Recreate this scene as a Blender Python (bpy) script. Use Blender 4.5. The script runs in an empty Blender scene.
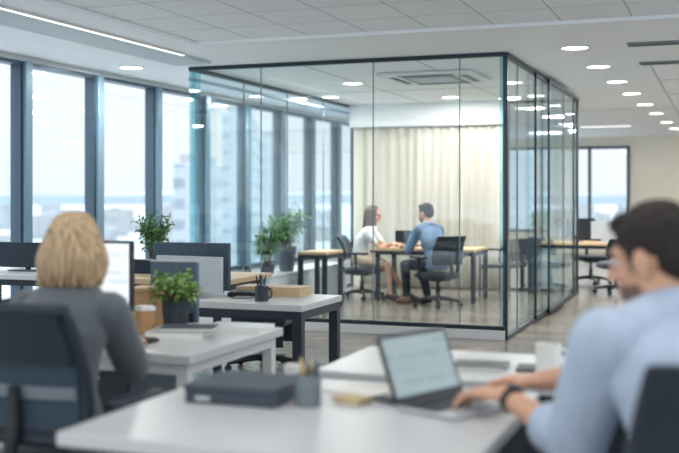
import bpy, math, random
from mathutils import Vector, Matrix, noise
random.seed(7)
S = bpy.context.scene
COL = S.collection
R = math.radians
# ------------------------------------------------------------------ camera
TH = R(20.35); CH = 1.38; FPX = 1038.0; HOR = 195.0
cd = bpy.data.cameras.new('camera'); cam = bpy.data.objects.new('camera', cd); COL.objects.link(cam)
cam.location = (0, 0, CH); cam.rotation_euler = (R(90), 0, TH)
cd.sensor_width = 36; cd.lens = FPX / 679 * 36; cd.shift_y = -(226.5 - HOR) / 679
cd.clip_end = 20000; cd.clip_start = 0.05
cd.dof.use_dof = True; cd.dof.focus_distance = 7.6; cd.dof.aperture_fstop = 1.5
S.camera = cam
# ------------------------------------------------------------------ world
W = bpy.data.worlds.new('sky'); S.world = W; W.use_nodes = True
wn, wl = W.node_tree.nodes, W.node_tree.links
wn.clear()
wo = wn.new('ShaderNodeOutputWorld'); wb = wn.new('ShaderNodeBackground')
tc = wn.new('ShaderNodeTexCoord'); sx = wn.new('ShaderNodeSeparateXYZ'); rp = wn.new('ShaderNodeValToRGB')
mr = wn.new('ShaderNodeMapRange'); mr.inputs[1].default_value = -1; mr.inputs[2].default_value = 1
wl.new(tc.outputs['Generated'], sx.inputs[0]); wl.new(sx.outputs[2], mr.inputs[0]); wl.new(mr.outputs[0], rp.inputs[0])
cr = rp.color_ramp
cr.elements[0].position = 0.0; cr.elements[0].color = (.55, .60, .64, 1)
cr.elements[1].position = 1.0; cr.elements[1].color = (.86, .93, 1, 1)
for p, c in ((.49, (.62, .69, .75, 1)), (.501, (.84, .89, .94, 1)), (.53, (.90, .94, .98, 1)), (.7, (.92, .96, 1, 1))):
    e = cr.elements.new(p); e.color = c
wl.new(rp.outputs[0], wb.inputs[0]); 
zr = wn.new('ShaderNodeMapRange'); zr.inputs[1].default_value = .13; zr.inputs[2].default_value = .9; zr.inputs[3].default_value = .84; zr.inputs[4].default_value = 5.2   # overcast: the zenith is the brightest part
wl.new(sx.outputs[2], zr.inputs[0]); wl.new(zr.outputs[0], wb.inputs[1])
wl.new(wb.outputs[0], wo.inputs[0])
# ------------------------------------------------------------------ view
S.view_settings.view_transform = 'Standard'
try: S.view_settings.look = 'None'
except Exception: pass
S.view_settings.exposure = 0.56; S.view_settings.gamma = 1.0; S.view_settings.use_curve_mapping = False
S.cycles.use_denoising = True
S.cycles.max_bounces = 10; S.cycles.transparent_max_bounces = 24; S.cycles.sample_clamp_indirect = 4.0
LAMP_W = 19.0          # watts of one ceiling downlight
FILL_W = 5.0         # watts of one added, unseen fill panel

# ================================================================== helpers
def lin(c):
    return tuple(((v / 255) / 12.92 if v <= 10 else ((v / 255 + .055) / 1.055) ** 2.4) for v in c)
MATS = {}
def mat(name, rgb, rough=.5, metal=0.0, var=.06, scale=12.0, bump=0.0, spec=.5, sheen=0.0, coat=0.0, stretch=None):
    """principled material with a procedural colour variation and bump"""
    if name in MATS: return MATS[name]
    m = bpy.data.materials.new(name); m.use_nodes = True; MATS[name] = m
    n, l = m.node_tree.nodes, m.node_tree.links
    b = n['Principled BSDF']; c = lin(rgb)
    t = n.new('ShaderNodeTexCoord'); nz = n.new('ShaderNodeTexNoise'); nz.inputs['Scale'].default_value = scale
    nz.inputs['Detail'].default_value = 4
    if stretch:
        mp = n.new('ShaderNodeMapping'); mp.inputs['Scale'].default_value = stretch
        l.new(t.outputs['Object'], mp.inputs[0]); l.new(mp.outputs[0], nz.inputs['Vector'])
    else:
        l.new(t.outputs['Object'], nz.inputs['Vector'])
    r = n.new('ShaderNodeValToRGB')
    r.color_ramp.elements[0].position = .3; r.color_ramp.elements[1].position = .7
    r.color_ramp.elements[0].color = tuple(v * (1 - var) for v in c) + (1,)
    r.color_ramp.elements[1].color = tuple(min(1, v * (1 + var)) for v in c) + (1,)
    l.new(nz.outputs['Fac'], r.inputs[0]); l.new(r.outputs[0], b.inputs['Base Color'])
    b.inputs['Roughness'].default_value = rough; b.inputs['Metallic'].default_value = metal
    b.inputs['Specular IOR Level'].default_value = spec
    if sheen: b.inputs['Sheen Weight'].default_value = sheen
    if coat: b.inputs['Coat Weight'].default_value = coat; b.inputs['Coat Roughness'].default_value = .1
    if bump:
        bp = n.new('ShaderNodeBump'); bp.inputs['Strength'].default_value = bump; bp.inputs['Distance'].default_value = .01
        l.new(nz.outputs['Fac'], bp.inputs['Height']); l.new(bp.outputs[0], b.inputs['Normal'])
    return m
def glass(name, tint, base=.05, edge=.9):
    if name in MATS: return MATS[name]
    m = bpy.data.materials.new(name); m.use_nodes = True; MATS[name] = m
    n, l = m.node_tree.nodes, m.node_tree.links; n.clear()
    o = n.new('ShaderNodeOutputMaterial'); mx = n.new('ShaderNodeMixShader')
    tr = n.new('ShaderNodeBsdfTransparent'); tr.inputs[0].default_value = (*tint, 1)
    gl = n.new('ShaderNodeBsdfGlossy'); gl.inputs['Roughness'].default_value = .0; gl.inputs[0].default_value = (.92, .97, 1, 1)
    lw = n.new('ShaderNodeLayerWeight'); lw.inputs[0].default_value = .5
    pw = n.new('ShaderNodeMath'); pw.operation = 'POWER'; pw.inputs[1].default_value = 5
    ml = n.new('ShaderNodeMath'); ml.operation = 'MULTIPLY_ADD'; ml.inputs[1].default_value = edge; ml.inputs[2].default_value = base
    l.new(lw.outputs['Facing'], pw.inputs[0]); l.new(pw.outputs[0], ml.inputs[0]); l.new(ml.outputs[0], mx.inputs[0])
    l.new(tr.outputs[0], mx.inputs[1]); l.new(gl.outputs[0], mx.inputs[2]); l.new(mx.outputs[0], o.inputs[0])
    return m
def emit(name, rgb, strength):
    if name in MATS: return MATS[name]
    m = bpy.data.materials.new(name); m.use_nodes = True; MATS[name] = m
    b = m.node_tree.nodes['Principled BSDF']
    b.inputs['Base Color'].default_value = (*lin(rgb), 1); b.inputs['Emission Color'].default_value = (*lin(rgb), 1)
    b.inputs['Emission Strength'].default_value = strength
    return m

class MB:
    """collects shapes, builds them as one mesh object"""
    def __init__(s): s.v = []; s.f = []
    def add(s, vs, fs, M=None):
        k = len(s.v)
        s.v += [tuple(M @ Vector(p)) if M else tuple(p) for p in vs]
        s.f += [tuple(i + k for i in f) for f in fs]; return s
    def box(s, c, d, M=None):
        x, y, z = c; a, b, e = d[0] / 2, d[1] / 2, d[2] / 2
        vs = [(x + i * a, y + j * b, z + k * e) for i in (-1, 1) for j in (-1, 1) for k in (-1, 1)]
        return s.add(vs, [(0, 1, 3, 2), (4, 6, 7, 5), (0, 4, 5, 1), (2, 3, 7, 6), (0, 2, 6, 4), (1, 5, 7, 3)], M)
    def bb(s, x0, x1, y0, y1, z0, z1, M=None):
        return s.box(((x0 + x1) / 2, (y0 + y1) / 2, (z0 + z1) / 2), (x1 - x0, y1 - y0, z1 - z0), M)
    def rings(s, rs, cap=True, M=None, closed=False):
        n = len(rs[0]); vs = [p for r in rs for p in r]; fs = []
        m = len(rs)
        for i in range(m if closed else m - 1):
            i2 = (i + 1) % m
            for j in range(n):
                k = (j + 1) % n
                fs.append((i * n + j, i * n + k, i2 * n + k, i2 * n + j))
        if cap and not closed:
            fs.append(tuple(range(n - 1, -1, -1))); fs.append(tuple((m - 1) * n + j for j in range(n)))
        return s.add(vs, fs, M)
    def lathe(s, prof, c=(0, 0, 0), n=24, M=None):
        rs = [[(c[0] + r * math.cos(2 * math.pi * j / n), c[1] + r * math.sin(2 * math.pi * j / n), c[2] + z) for j in range(n)] for r, z in prof]
        return s.rings(rs, True, M)
    def cyl(s, c, r, h, n=20, M=None):
        return s.lathe([(r, 0), (r, h)], c, n, M)
    def tube(s, pts, r, n=8, closed=False, flat=None):
        pts = [Vector(p) for p in pts]; rs = []; m = len(pts); up = None
        for i, p in enumerate(pts):
            if closed: t = pts[(i + 1) % m] - pts[i - 1]
            else: t = pts[min(i + 1, m - 1)] - pts[max(i - 1, 0)]
            t = t.normalized() if t.length > 1e-9 else Vector((0, 0, 1))
            if up is None:
                up = Vector((0, 0, 1)) if abs(t.z) < .9 else Vector((1, 0, 0))
            u = t.cross(up)
            u = u.normalized() if u.length > 1e-6 else t.orthogonal().normalized()
            w = u.cross(t); up = w
            ri = r[i] if isinstance(r, (list, tuple)) else r
            fl = flat or 1
            rs.append([tuple(p + (u * math.cos(2 * math.pi * j / n) + w * math.sin(2 * math.pi * j / n) * fl) * ri) for j in range(n)])
        return s.rings(rs, True, None, closed)
    def ell(s, c, r, M=None, n=16, m=10):
        rs = []
        for i in range(m + 1):
            a = math.pi * i / m; q = max(math.sin(a), .02)
            rs.append([(c[0] + r[0] * q * math.cos(2 * math.pi * j / n), c[1] + r[1] * q * math.sin(2 * math.pi * j / n), c[2] - r[2] * math.cos(a)) for j in range(n)])
        return s.rings(rs, True, M)
    def cap(s, p0, r0, p1, r1, n=14):
        """tapered capsule"""
        p0 = Vector(p0); p1 = Vector(p1); t = (p1 - p0); L = t.length; t = t / L if L > 1e-6 else Vector((0, 0, 1))
        u = t.orthogonal().normalized(); w = t.cross(u); rs = []
        for i in range(6):
            a = -math.pi / 2 + math.pi / 2 * i / 5
            rs.append((p0 + t * r0 * math.sin(a), max(r0 * math.cos(a), r0 * .03)))
        for i in range(6):
            a = math.pi / 2 * i / 5
            rs.append((p1 + t * r1 * math.sin(a), max(r1 * math.cos(a), r1 * .03)))
        return s.rings([[tuple(c + (u * math.cos(2 * math.pi * j / n) + w * math.sin(2 * math.pi * j / n)) * r) for j in range(n)] for c, r in rs])
    def build(s, name, m, parent=None, bevel=0, smooth=None, seg=2):
        me = bpy.data.meshes.new(name); me.from_pydata(s.v, [], s.f); me.validate()
        import bmesh
        b = bmesh.new(); b.from_mesh(me); bmesh.ops.recalc_face_normals(b, faces=b.faces); b.to_mesh(me); b.free()
        o = bpy.data.objects.new(name, me); COL.objects.link(o)
        if isinstance(m, str): m = MATS[m]
        me.materials.append(m)
        if parent: o.parent = parent
        if bevel:
            bv = o.modifiers.new('bevel', 'BEVEL'); bv.width = bevel; bv.segments = seg; bv.limit_method = 'ANGLE'
        if smooth is None: smooth = 35
        if smooth:
            for p in me.polygons: p.use_smooth = True
            me.set_sharp_from_angle(angle=R(smooth))
        return o
def tag(o, label=None, cat=None, group=None, kind=None):
    if label: o['label'] = label
    if cat: o['category'] = cat
    if group: o['group'] = group
    if kind: o['kind'] = kind
    return o
def thing(name, label, cat, loc=(0, 0, 0), rz=0, group=None):
    o = bpy.data.objects.new(name, None); COL.objects.link(o); o.location = loc; o.rotation_euler = (0, 0, rz)
    o.empty_display_size = .1
    return tag(o, label, cat, group)
def struct(o): o['kind'] = 'structure'; return o
def copy_tree(o, parent=None):
    c = o.copy(); COL.objects.link(c)
    if parent: c.parent = parent
    for ch in list(o.children): copy_tree(ch, c)
    return c
def dup(o, loc, rz=0, label=None):
    c = copy_tree(o); c.location = loc; c.rotation_euler = (0, 0, rz)
    if label: c['label'] = label
    return c
CT, ST = math.cos(TH), math.sin(TH)
def along(px, Y):
    """X of the sight line through column px at world depth Y"""
    t = (px - 339.5) / FPX
    return Y * (CT * t - ST) / (ST * t + CT)
def far(px, D):
    t = (px - 339.5) / FPX
    return D * (CT * t - ST), D * (ST * t + CT)

# ================================================================== materials
mat('white paint', (236, 237, 236), .6, var=.012, scale=3)
mat('ceiling paint', (244, 246, 247), .7, var=.012, scale=3)
mat('cream paint', (236, 228, 212), .65, var=.015, scale=3)
mat('band shade and cabinet grey', (198, 205, 209), .6, var=.012, scale=3)
mat('slate metal', (66, 84, 98), .4, .3, var=.05)
mat('window metal', (122, 150, 168), .38, .25, var=.04)
mat('dark metal', (44, 54, 64), .4, .35, var=.06)
mat('black plastic', (30, 35, 40), .45, var=.08, scale=30)
mat('dark fabric', (28, 40, 52), .85, var=.16, scale=160, bump=.15, sheen=.2)
mat('navy fabric', (31, 44, 57), .85, var=.14, scale=160, bump=.15, sheen=.2)
mat('chair shell', (34, 46, 58), .5, var=.08)
mat('laminate', (206, 207, 208), .32, var=.012, scale=6)
mat('white metal', (222, 224, 225), .4, var=.02)
mat('chrome', (190, 194, 198), .22, 1.0, var=.03)
mat('aluminium', (194, 199, 204), .42, .35, var=.03)
mat('grey plastic', (122, 132, 140), .5, var=.04)
mat('grout', (160, 164, 166), .7, var=.03)
mat('oak', (212, 182, 142), .45, var=.10, scale=5, stretch=(1, 14, 14), bump=.05)
mat('box wood', (204, 164, 118), .5, var=.16, scale=5, stretch=(1.5, 3, 26), bump=.1)
mat('leaf', (104, 152, 96), .5, var=.35, scale=30)
mat('leaf dark', (96, 148, 90), .5, var=.35, scale=22)
mat('leaf light', (138, 176, 98), .5, var=.3, scale=40)
mat('stem', (104, 92, 66), .7, var=.15)
mat('soil', (60, 48, 38), .95, var=.3, scale=60, bump=.5)
mat('pot grey', (92, 100, 108), .6, var=.08, scale=9)
mat('pot dark', (70, 80, 88), .45, .4, var=.12, scale=9)
mat('ceramic', (236, 234, 230), .25, var=.012, coat=.3)
mat('mug navy', (40, 54, 68), .3, var=.05, coat=.4)
mat('paper', (238, 237, 232), .8, var=.012)
mat('kraft', (190, 146, 102), .7, var=.06, scale=40)
mat('tan paper', (214, 192, 150), .8, var=.05)
mat('notebook cover', (74, 82, 92), .6, var=.06)
mat('box charcoal', (62, 72, 84), .55, var=.05)
mat('pencil yellow', (206, 160, 84), .5, var=.05)
mat('skin', (214, 164, 136), .5, var=.05, scale=9)
mat('skin pale', (222, 178, 152), .5, var=.05, scale=9)
mat('skin leg', (196, 142, 114), .45, var=.05, scale=9)
mat('hair dark', (40, 33, 29), .75, var=.3, scale=60)
mat('hair brown', (104, 78, 60), .45, var=.3, scale=40, stretch=(3, 3, .5))
mat('hair blonde', (186, 158, 122), .5, var=.55, scale=46, stretch=(2, 2, .25))
mat('stubble', (120, 92, 76), .7, var=.2, scale=120)
mat('sweater', (92, 99, 106), .9, var=.10, scale=90, bump=.3, sheen=.3)
mat('shirt pale', (184, 199, 220), .75, var=.07, scale=14, bump=.3)
mat('shirt blue', (106, 130, 158), .75, var=.08, scale=14, bump=.3)
mat('blouse', (232, 234, 236), .75, var=.03, scale=14, bump=.2)
mat('skirt', (196, 178, 152), .8, var=.05, scale=14)
mat('trousers', (34, 42, 54), .85, var=.10, scale=30)
mat('shoe brown', (112, 74, 48), .45, var=.1)
mat('shoe dark', (48, 40, 38), .45, var=.1)
mat('eye white', (236, 232, 228), .2, var=.01)
mat('lid black', (26, 28, 32), .35, var=.04)
mat('binder tan', (206, 184, 148), .6, var=.05)
mat('binder teal', (110, 142, 146), .6, var=.05)
glass('window glass', (.95, .965, .97), .04, .6)
glass('partition glass', (.95, .98, .985), .04, .5)
glass('teal glass', (.70, .88, .905), .06, .5)
emit('lamp glow', (255, 247, 232), 5.0)
emit('strip glow', (255, 248, 232), 1.25)
emit('panel glow', (255, 252, 246), 1.6)

def floor_mat():
    m = bpy.data.materials.new('floor planks'); m.use_nodes = True; n, l = m.node_tree.nodes, m.node_tree.links
    b = n['Principled BSDF']; t = n.new('ShaderNodeTexCoord')
    br = n.new('ShaderNodeTexBrick'); br.inputs['Scale'].default_value = 1; br.inputs['Brick Width'].default_value = 1.5
    br.inputs['Row Height'].default_value = .24; br.inputs['Mortar Size'].default_value = .003; br.offset = .37
    br.inputs['Color1'].default_value = (*lin((144, 134, 122)), 1); br.inputs['Color2'].default_value = (*lin((124, 116, 107)), 1)
    br.inputs['Mortar'].default_value = (*lin((92, 88, 84)), 1)
    l.new(t.outputs['Object'], br.inputs['Vector'])
    mp = n.new('ShaderNodeMapping'); mp.inputs['Scale'].default_value = (1.2, 16, 1)
    nz = n.new('ShaderNodeTexNoise'); nz.inputs['Scale'].default_value = 2.2; nz.inputs['Detail'].default_value = 6
    l.new(t.outputs['Object'], mp.inputs[0]); l.new(mp.outputs[0], nz.inputs['Vector'])
    mx = n.new('ShaderNodeMix'); mx.data_type = 'RGBA'; mx.blend_type = 'MULTIPLY'; mx.inputs[0].default_value = .55
    rr = n.new('ShaderNodeValToRGB'); rr.color_ramp.elements[0].color = (.62, .58, .54, 1); rr.color_ramp.elements[1].color = (1.0, 1.0, 1.0, 1)
    rr.color_ramp.elements[0].position = .3; rr.color_ramp.elements[1].position = .65
    l.new(nz.outputs['Fac'], rr.inputs[0]); l.new(br.outputs[0], mx.inputs[6]); l.new(rr.outputs[0], mx.inputs[7])
    l.new(mx.outputs[2], b.inputs['Base Color']); b.inputs['Roughness'].default_value = .2
    mr = n.new('ShaderNodeMapRange'); mr.inputs[3].default_value = .14; mr.inputs[4].default_value = .3
    l.new(nz.outputs['Fac'], mr.inputs[0]); l.new(mr.outputs[0], b.inputs['Roughness'])
    return m
def tile_mat():
    m = bpy.data.materials.new('ceiling tiles'); m.use_nodes = True; n, l = m.node_tree.nodes, m.node_tree.links
    b = n['Principled BSDF']; t = n.new('ShaderNodeTexCoord')
    mp = n.new('ShaderNodeMapping'); mp.inputs['Location'].default_value = (4.49, -8.37 + .09 * 0, 0)
    br = n.new('ShaderNodeTexBrick'); br.inputs['Scale'].default_value = 1; br.inputs['Brick Width'].default_value = .545
    br.inputs['Row Height'].default_value = .6; br.inputs['Mortar Size'].default_value = .006; br.offset = 0
    br.inputs['Mortar Smooth'].default_value = 0
    br.inputs['Color1'].default_value = (*lin((243, 245, 246)), 1); br.inputs['Color2'].default_value = (*lin((240, 242, 244)), 1)
    br.inputs['Mortar'].default_value = (*lin((186, 191, 195)), 1)
    l.new(t.outputs['Object'], mp.inputs[0]); l.new(mp.outputs[0], br.inputs['Vector']); l.new(br.outputs[0], b.inputs['Base Color'])
    b.inputs['Roughness'].default_value = .8
    return m
def facade_mat(name, wall, win, w, h, mort):
    m = bpy.data.materials.new(name); m.use_nodes = True; MATS[name] = m; n, l = m.node_tree.nodes, m.node_tree.links
    b = n['Principled BSDF']; t = n.new('ShaderNodeTexCoord'); sp = n.new('ShaderNodeSeparateXYZ'); cm = n.new('ShaderNodeCombineXYZ')
    ad = n.new('ShaderNodeMath'); ad.operation = 'ADD'
    l.new(t.outputs['Object'], sp.inputs[0]); l.new(sp.outputs[0], ad.inputs[0]); l.new(sp.outputs[1], ad.inputs[1])
    l.new(ad.outputs[0], cm.inputs[0]); l.new(sp.outputs[2], cm.inputs[1])
    br = n.new('ShaderNodeTexBrick'); br.inputs['Scale'].default_value = 1; br.inputs['Brick Width'].default_value = w
    br.inputs['Row Height'].default_value = h; br.inputs['Mortar Size'].default_value = mort; br.offset = 0
    br.inputs['Color1'].default_value = (*lin(win), 1); br.inputs['Color2'].default_value = (*lin(tuple(v * .93 for v in win)), 1)
    br.inputs['Mortar'].default_value = (*lin(wall), 1)
    l.new(cm.outputs[0], br.inputs['Vector']); l.new(br.outputs[0], b.inputs['Base Color']); b.inputs['Roughness'].default_value = .6
    return m
def screen_mat(name, bg, blocks, strength):
    """a lit display: background with a few soft blocks of page content"""
    m = bpy.data.materials.new(name); m.use_nodes = True; MATS[name] = m; n, l = m.node_tree.nodes, m.node_tree.links
    b = n['Principled BSDF']; t = n.new('ShaderNodeTexCoord'); mp = n.new('ShaderNodeMapping')
    mp.inputs['Scale'].default_value = (1, 1, 1)
    br = n.new('ShaderNodeTexBrick'); br.inputs['Scale'].default_value = 1; br.inputs['Brick Width'].default_value = .11
    br.inputs['Row Height'].default_value = .04; br.inputs['Mortar Size'].default_value = .009; br.offset = .3
    sp = n.new('ShaderNodeSeparateXYZ'); cm = n.new('ShaderNodeCombineXYZ')
    l.new(t.outputs['Object'], sp.inputs[0]); l.new(sp.outputs[0], cm.inputs[0]); l.new(sp.outputs[2], cm.inputs[1]); l.new(cm.outputs[0], br.inputs['Vector'])
    br.inputs['Color1'].default_value = (*lin(blocks), 1); br.inputs['Color2'].default_value = (*lin(bg), 1); br.inputs['Mortar'].default_value = (*lin(bg), 1)
    l.new(br.outputs[0], b.inputs['Emission Color']); b.inputs['Emission Strength'].default_value = strength
    b.inputs['Base Color'].default_value = (.02, .02, .02, 1); b.inputs['Roughness'].default_value = .25; MATS[name] = m
    return m
screen_mat('screen pale', (230, 235, 237), (204, 220, 227), .8)
screen_mat('screen teal', (182, 204, 208), (164, 192, 200), .46)
facade_mat('tower facade', (152, 163, 172), (120, 137, 150), 400, 3.2, 1.3)  # distance haze is put into these pale facade colours
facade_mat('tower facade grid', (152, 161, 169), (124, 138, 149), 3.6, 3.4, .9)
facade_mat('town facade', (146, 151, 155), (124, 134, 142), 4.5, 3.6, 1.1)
mat('ground haze', (138, 147, 153), .9, var=.10, scale=.01)  # pale haze is mixed into the ground and hill colours
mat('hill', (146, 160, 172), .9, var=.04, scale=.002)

# ================================================================== setting: ground, hills, towers
XW = -6.5                      # window wall
YB, YF = -3.0, 25.0            # near end, far wall
XR = 4.0
ZC = 2.74
mb = MB(); nseg = 48
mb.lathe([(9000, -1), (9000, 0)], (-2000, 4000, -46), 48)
struct(mb.build('ground', 'ground haze'))
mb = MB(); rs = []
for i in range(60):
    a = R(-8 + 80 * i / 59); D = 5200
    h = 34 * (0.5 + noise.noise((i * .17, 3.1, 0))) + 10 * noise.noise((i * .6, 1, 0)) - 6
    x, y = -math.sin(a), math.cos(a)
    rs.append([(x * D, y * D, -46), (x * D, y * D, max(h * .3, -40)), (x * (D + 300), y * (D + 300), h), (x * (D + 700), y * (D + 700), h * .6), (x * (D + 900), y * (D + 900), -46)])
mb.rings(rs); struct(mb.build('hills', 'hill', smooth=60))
def tower(px0, px1, ytop, D, m, label, name='office_tower', depth=22):
    x0, y0 = far(px0, D); x1, y1 = far(px1, D); w = math.hypot(x1 - x0, y1 - y0)
    top = CH + (HOR - ytop) / FPX * D; hh = top + 46
    o = thing(name, label, 'tower', ((x0 + x1) / 2, (y0 + y1) / 2, -46), math.atan2(y1 - y0, x1 - x0))
    MB().bb(-w / 2, w / 2, 0, depth, 0, hh).build('facade', m, o, bevel=.2)
    MB().bb(-w / 2 + 1, w / 2 - 1, 1, depth - 1, hh, hh + 1.5).build('roof', 'town facade', o)
    return o
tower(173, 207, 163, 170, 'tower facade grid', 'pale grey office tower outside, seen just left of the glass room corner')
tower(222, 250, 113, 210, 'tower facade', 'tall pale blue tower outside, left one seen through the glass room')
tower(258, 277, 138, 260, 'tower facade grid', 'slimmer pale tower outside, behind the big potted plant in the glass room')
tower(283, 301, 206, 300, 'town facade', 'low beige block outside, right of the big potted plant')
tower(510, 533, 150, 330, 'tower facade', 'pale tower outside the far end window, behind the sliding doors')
placed = []
random.seed(3)
for i in range(90):
    px = random.uniform(-10, 330) if i % 4 else random.uniform(500, 640)
    D = random.uniform(700, 2200); x, y = far(px, D)
    w, d, h = random.uniform(18, 60), random.uniform(14, 26), random.uniform(9, 30)
    if any(math.hypot(x - a, y - b) < (w + c) / 2 + 22 for a, b, c in placed): continue
    placed.append((x, y, w))
    mb = MB().bb(-w / 2, w / 2, -d / 2, d / 2, 0, h).bb(-w * .2, w * .1, -d * .3, d * .2, h, h + 2.5)
    o = mb.build('city_building', 'town facade'); o.location = (x, y, -46); o.rotation_euler = (0, 0, random.uniform(-.5, .9))
    tag(o, 'pale low building in the hazy city far outside the windows', 'building', 'distant city buildings')

# ================================================================== setting: room shell
FM = floor_mat(); TM = tile_mat()
struct(MB().bb(XW - .2, XR, YB, YF + .2, -.2, 0).build('floor', FM))
struct(MB().bb(-4.49, XR, YB, 8.37, ZC + .03, ZC + .25).build('ceiling', TM))
struct(MB().bb(XW - .2, -4.49, YB, 8.37, ZC, ZC + .25).build('ceiling_left', 'ceiling paint'))
struct(MB().bb(XW - .2, XR, 8.37, YF + .2, ZC, ZC + .25).build('ceiling_rear', 'ceiling paint'))
struct(MB().bb(XW - .15, XW + .02, YB, YF, 0, .3).build('wall_left', 'white paint'))
struct(MB().bb(XW - .15, XW + .03, YB, YF, 2.69, ZC).build('trim_1', 'white paint'))
struct(MB().bb(XR, XR + .15, YB, YF, 0, .3).build('wall_right', 'white paint'))
for i in range(10):                                   # added, unseen window row that lets more daylight reach the ceiling
    y = YB + 2.8 * i
    added_win = struct(bpy.data.objects.new('window_%d' % (31 + i), None)); COL.objects.link(added_win); added_win.location = (XR, y, 0)
    MB().bb(-.05, .1, -.05, .05, .3, ZC).bb(-.03, .07, .05, 2.75, 2.66, ZC).bb(-.03, .07, .05, 2.75, .3, .37).build('frame', 'window metal', added_win)
    MB().bb(.02, .03, .05, 2.75, .37, 2.66).build('pane', 'window glass', added_win)
# far wall with the end window
wx1 = along(629, YF); wx0 = XW + .3
mb = MB().bb(wx1, XR, YF, YF + .15, 0, ZC).bb(XW, wx1, YF, YF + .15, 2.52, ZC).bb(XW, wx1, YF, YF + .15, 0, .5).bb(XW, wx0, YF, YF + .15, .5, 2.52)
struct(mb.build('wall_far', 'cream paint'))
win = struct(bpy.data.objects.new('window_30', None)); COL.objects.link(win); win.location = (wx1, YF, 0)
L = wx1 - wx0; mb = MB()
for x in [0, -.88, -2.0, -3.1, -L]: mb.bb(x - .05, x + .02, -.06, .06, .5, 2.52)
mb.bb(-L, 0, -.06, .06, 2.46, 2.52).bb(-L, 0, -.06, .06, .5, .56)
mb.build('frame', 'slate metal', win); MB().bb(-L, 0, -.006, .006, .5, 2.5).build('pane', 'window glass', win)
# window wall: one bay per window
P = 1.26; Y0 = 8.5
for i, n_ in enumerate(range(-9, 14)):
    y = Y0 + P * n_
    if y > YF - .1: break
    wroot = struct(bpy.data.objects.new('window_%d' % (i + 1), None)); COL.objects.link(wroot); wroot.location = (XW, y, 0)
    m1 = MB().bb(-.08, .10, -.055, .055, .3, 2.69)
    m1.build('mullion', 'window metal', wroot, bevel=.006)
    MB().bb(-.06, .06, -.085, -.055, .3, 2.69).bb(-.06, .06, .055, .08, .3, 2.69).build('jamb', 'slate metal', wroot)
    MB().bb(-.08, .07, .055, P - .055, 2.655, 2.69).bb(-.08, .05, .055, P - .055, .3, .38).build('rail', 'slate metal', wroot, bevel=.004)
    MB().bb(-.012, .0, .07, P - .07, .36, 2.67).build('pane', 'window glass', wroot)
# ceiling band and light strip on the left
struct(MB().bb(-5.31, -4.90, YB, 9.45, ZC - .03, ZC).build('trim_2', 'band shade and cabinet grey', bevel=.004))  # grey colour stands in for the shade on a stepped bulkhead face
o = thing('light_strip', 'long slim warm light strip along the grey ceiling band by the windows', 'light strip', (-4.87, 0, ZC))
MB().bb(-.022, .022, YB, 8.84, -.02, 0).build('housing', 'white metal', o)
MB().bb(-.013, .013, YB, 8.82, -.024, -.0201).build('diffuser', 'strip glow', o)
# seams, slots in the plain ceiling
k = 3
for (x0, x1, y0, y1) in ((-.73, -.72, 11.1, 24), (-.72, 3, 12.8, 12.81), (-.72, 3, 14.6, 14.61), (-5.3, -2, 12.9, 12.91), (-2.93, -2.92, 9.9, 14.9), (-4.16, -4.15, 9.9, 14.9), (-3.6, -3.59, 15, 24), (-2.4, -.73, 17, 17.01)):
    struct(MB().bb(x0, x1, y0, y1, ZC - .004, ZC).build('trim_%d' % k, 'grout')); k += 1
for yv, lab in ((9.67, 'grey linear air slot in the ceiling, nearer one right of the downlights'), (11.1, 'grey linear air slot in the ceiling, farther one right of the downlights')):
    o = thing('ceiling_vent', lab, 'ceiling vent', (-.82, yv, ZC), 0, 'linear air slots')
    MB().bb(0, 1.9, -.09, .09, -.016, 0).build('frame', 'grey plastic', o, bevel=.003)
    MB().bb(.02, 1.88, -.06, -.012, -.02, -.0161).bb(.02, 1.88, .012, .06, -.02, -.0161).build('slot', 'dark metal', o)

# ceiling downlights
dl = thing('downlight', '', 'downlight', (0, 0, ZC), 0)
MB().lathe([(.135, 0), (.14, -.008), (.125, -.012), (.118, -.004), (.118, 0)], n=32).build('trim_ring', 'white metal', dl)
MB().lathe([(.116, -.001), (.116, -.007)], n=32).build('diffuser', 'lamp glow', dl)
lamp = bpy.data.lights.new('lamp', 'AREA'); lamp.shape = 'DISK'; lamp.size = .2; lamp.energy = LAMP_W; lamp.color = (1, .975, .94)
lo = bpy.data.objects.new('lamp', lamp); COL.objects.link(lo); lo.parent = dl; lo.location = (0, 0, -.02)
ORD = ['nearest', 'second', 'third', 'fourth', 'fifth', 'sixth', 'seventh', 'eighth']
spots = [(-1.29 + .0275 * (yy - 9.71), yy, '%s round downlight of the row right of the glass room, counted from the camera' % ORD[i]) for i, yy in enumerate((9.71, 11.22, 12.78, 14.35, 16.14, 17.98, 20.2, 22.2))]
spots += [(-5.91, 9.57, 'round downlight in the ceiling beside the windows, left of the glass room'),
          (-4.23, 11.87, 'round downlight inside the glass room, largest and nearest of its ceiling'),
          (-5.1, 13.4, 'round downlight inside the glass room, near its left rear corner'),
          (-6.0, 12.95, 'round downlight by the windows, seen behind the left glass wall'),
          (-3.55, 14.0, 'round downlight inside the glass room, in front of the curtain behind the air unit'),
          (-2.39, 12.45, 'round downlight inside the glass room beside the sliding doors'),
          (-2.4, 14.2, 'round downlight inside the glass room, rear right corner'),
          (-2.97, 16.2, 'round downlight beyond the rear glass of the glass room')]
for i, (x, y, lab) in enumerate(spots):
    o = dl if i == 0 else copy_tree(dl)
    o.location = (x, y, ZC); o['label'] = lab; o['group'] = 'round ceiling downlights'
o = thing('ceiling_light', 'slim linear recessed light in the far ceiling near the end window', 'ceiling light', (-2.2, 21, ZC))
MB().bb(-.5, .5, -.08, .08, -.012, 0).build('frame', 'white metal', o); MB().bb(-.48, .48, -.06, .06, -.014, -.0121).build('diffuser', 'panel glow', o)
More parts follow.
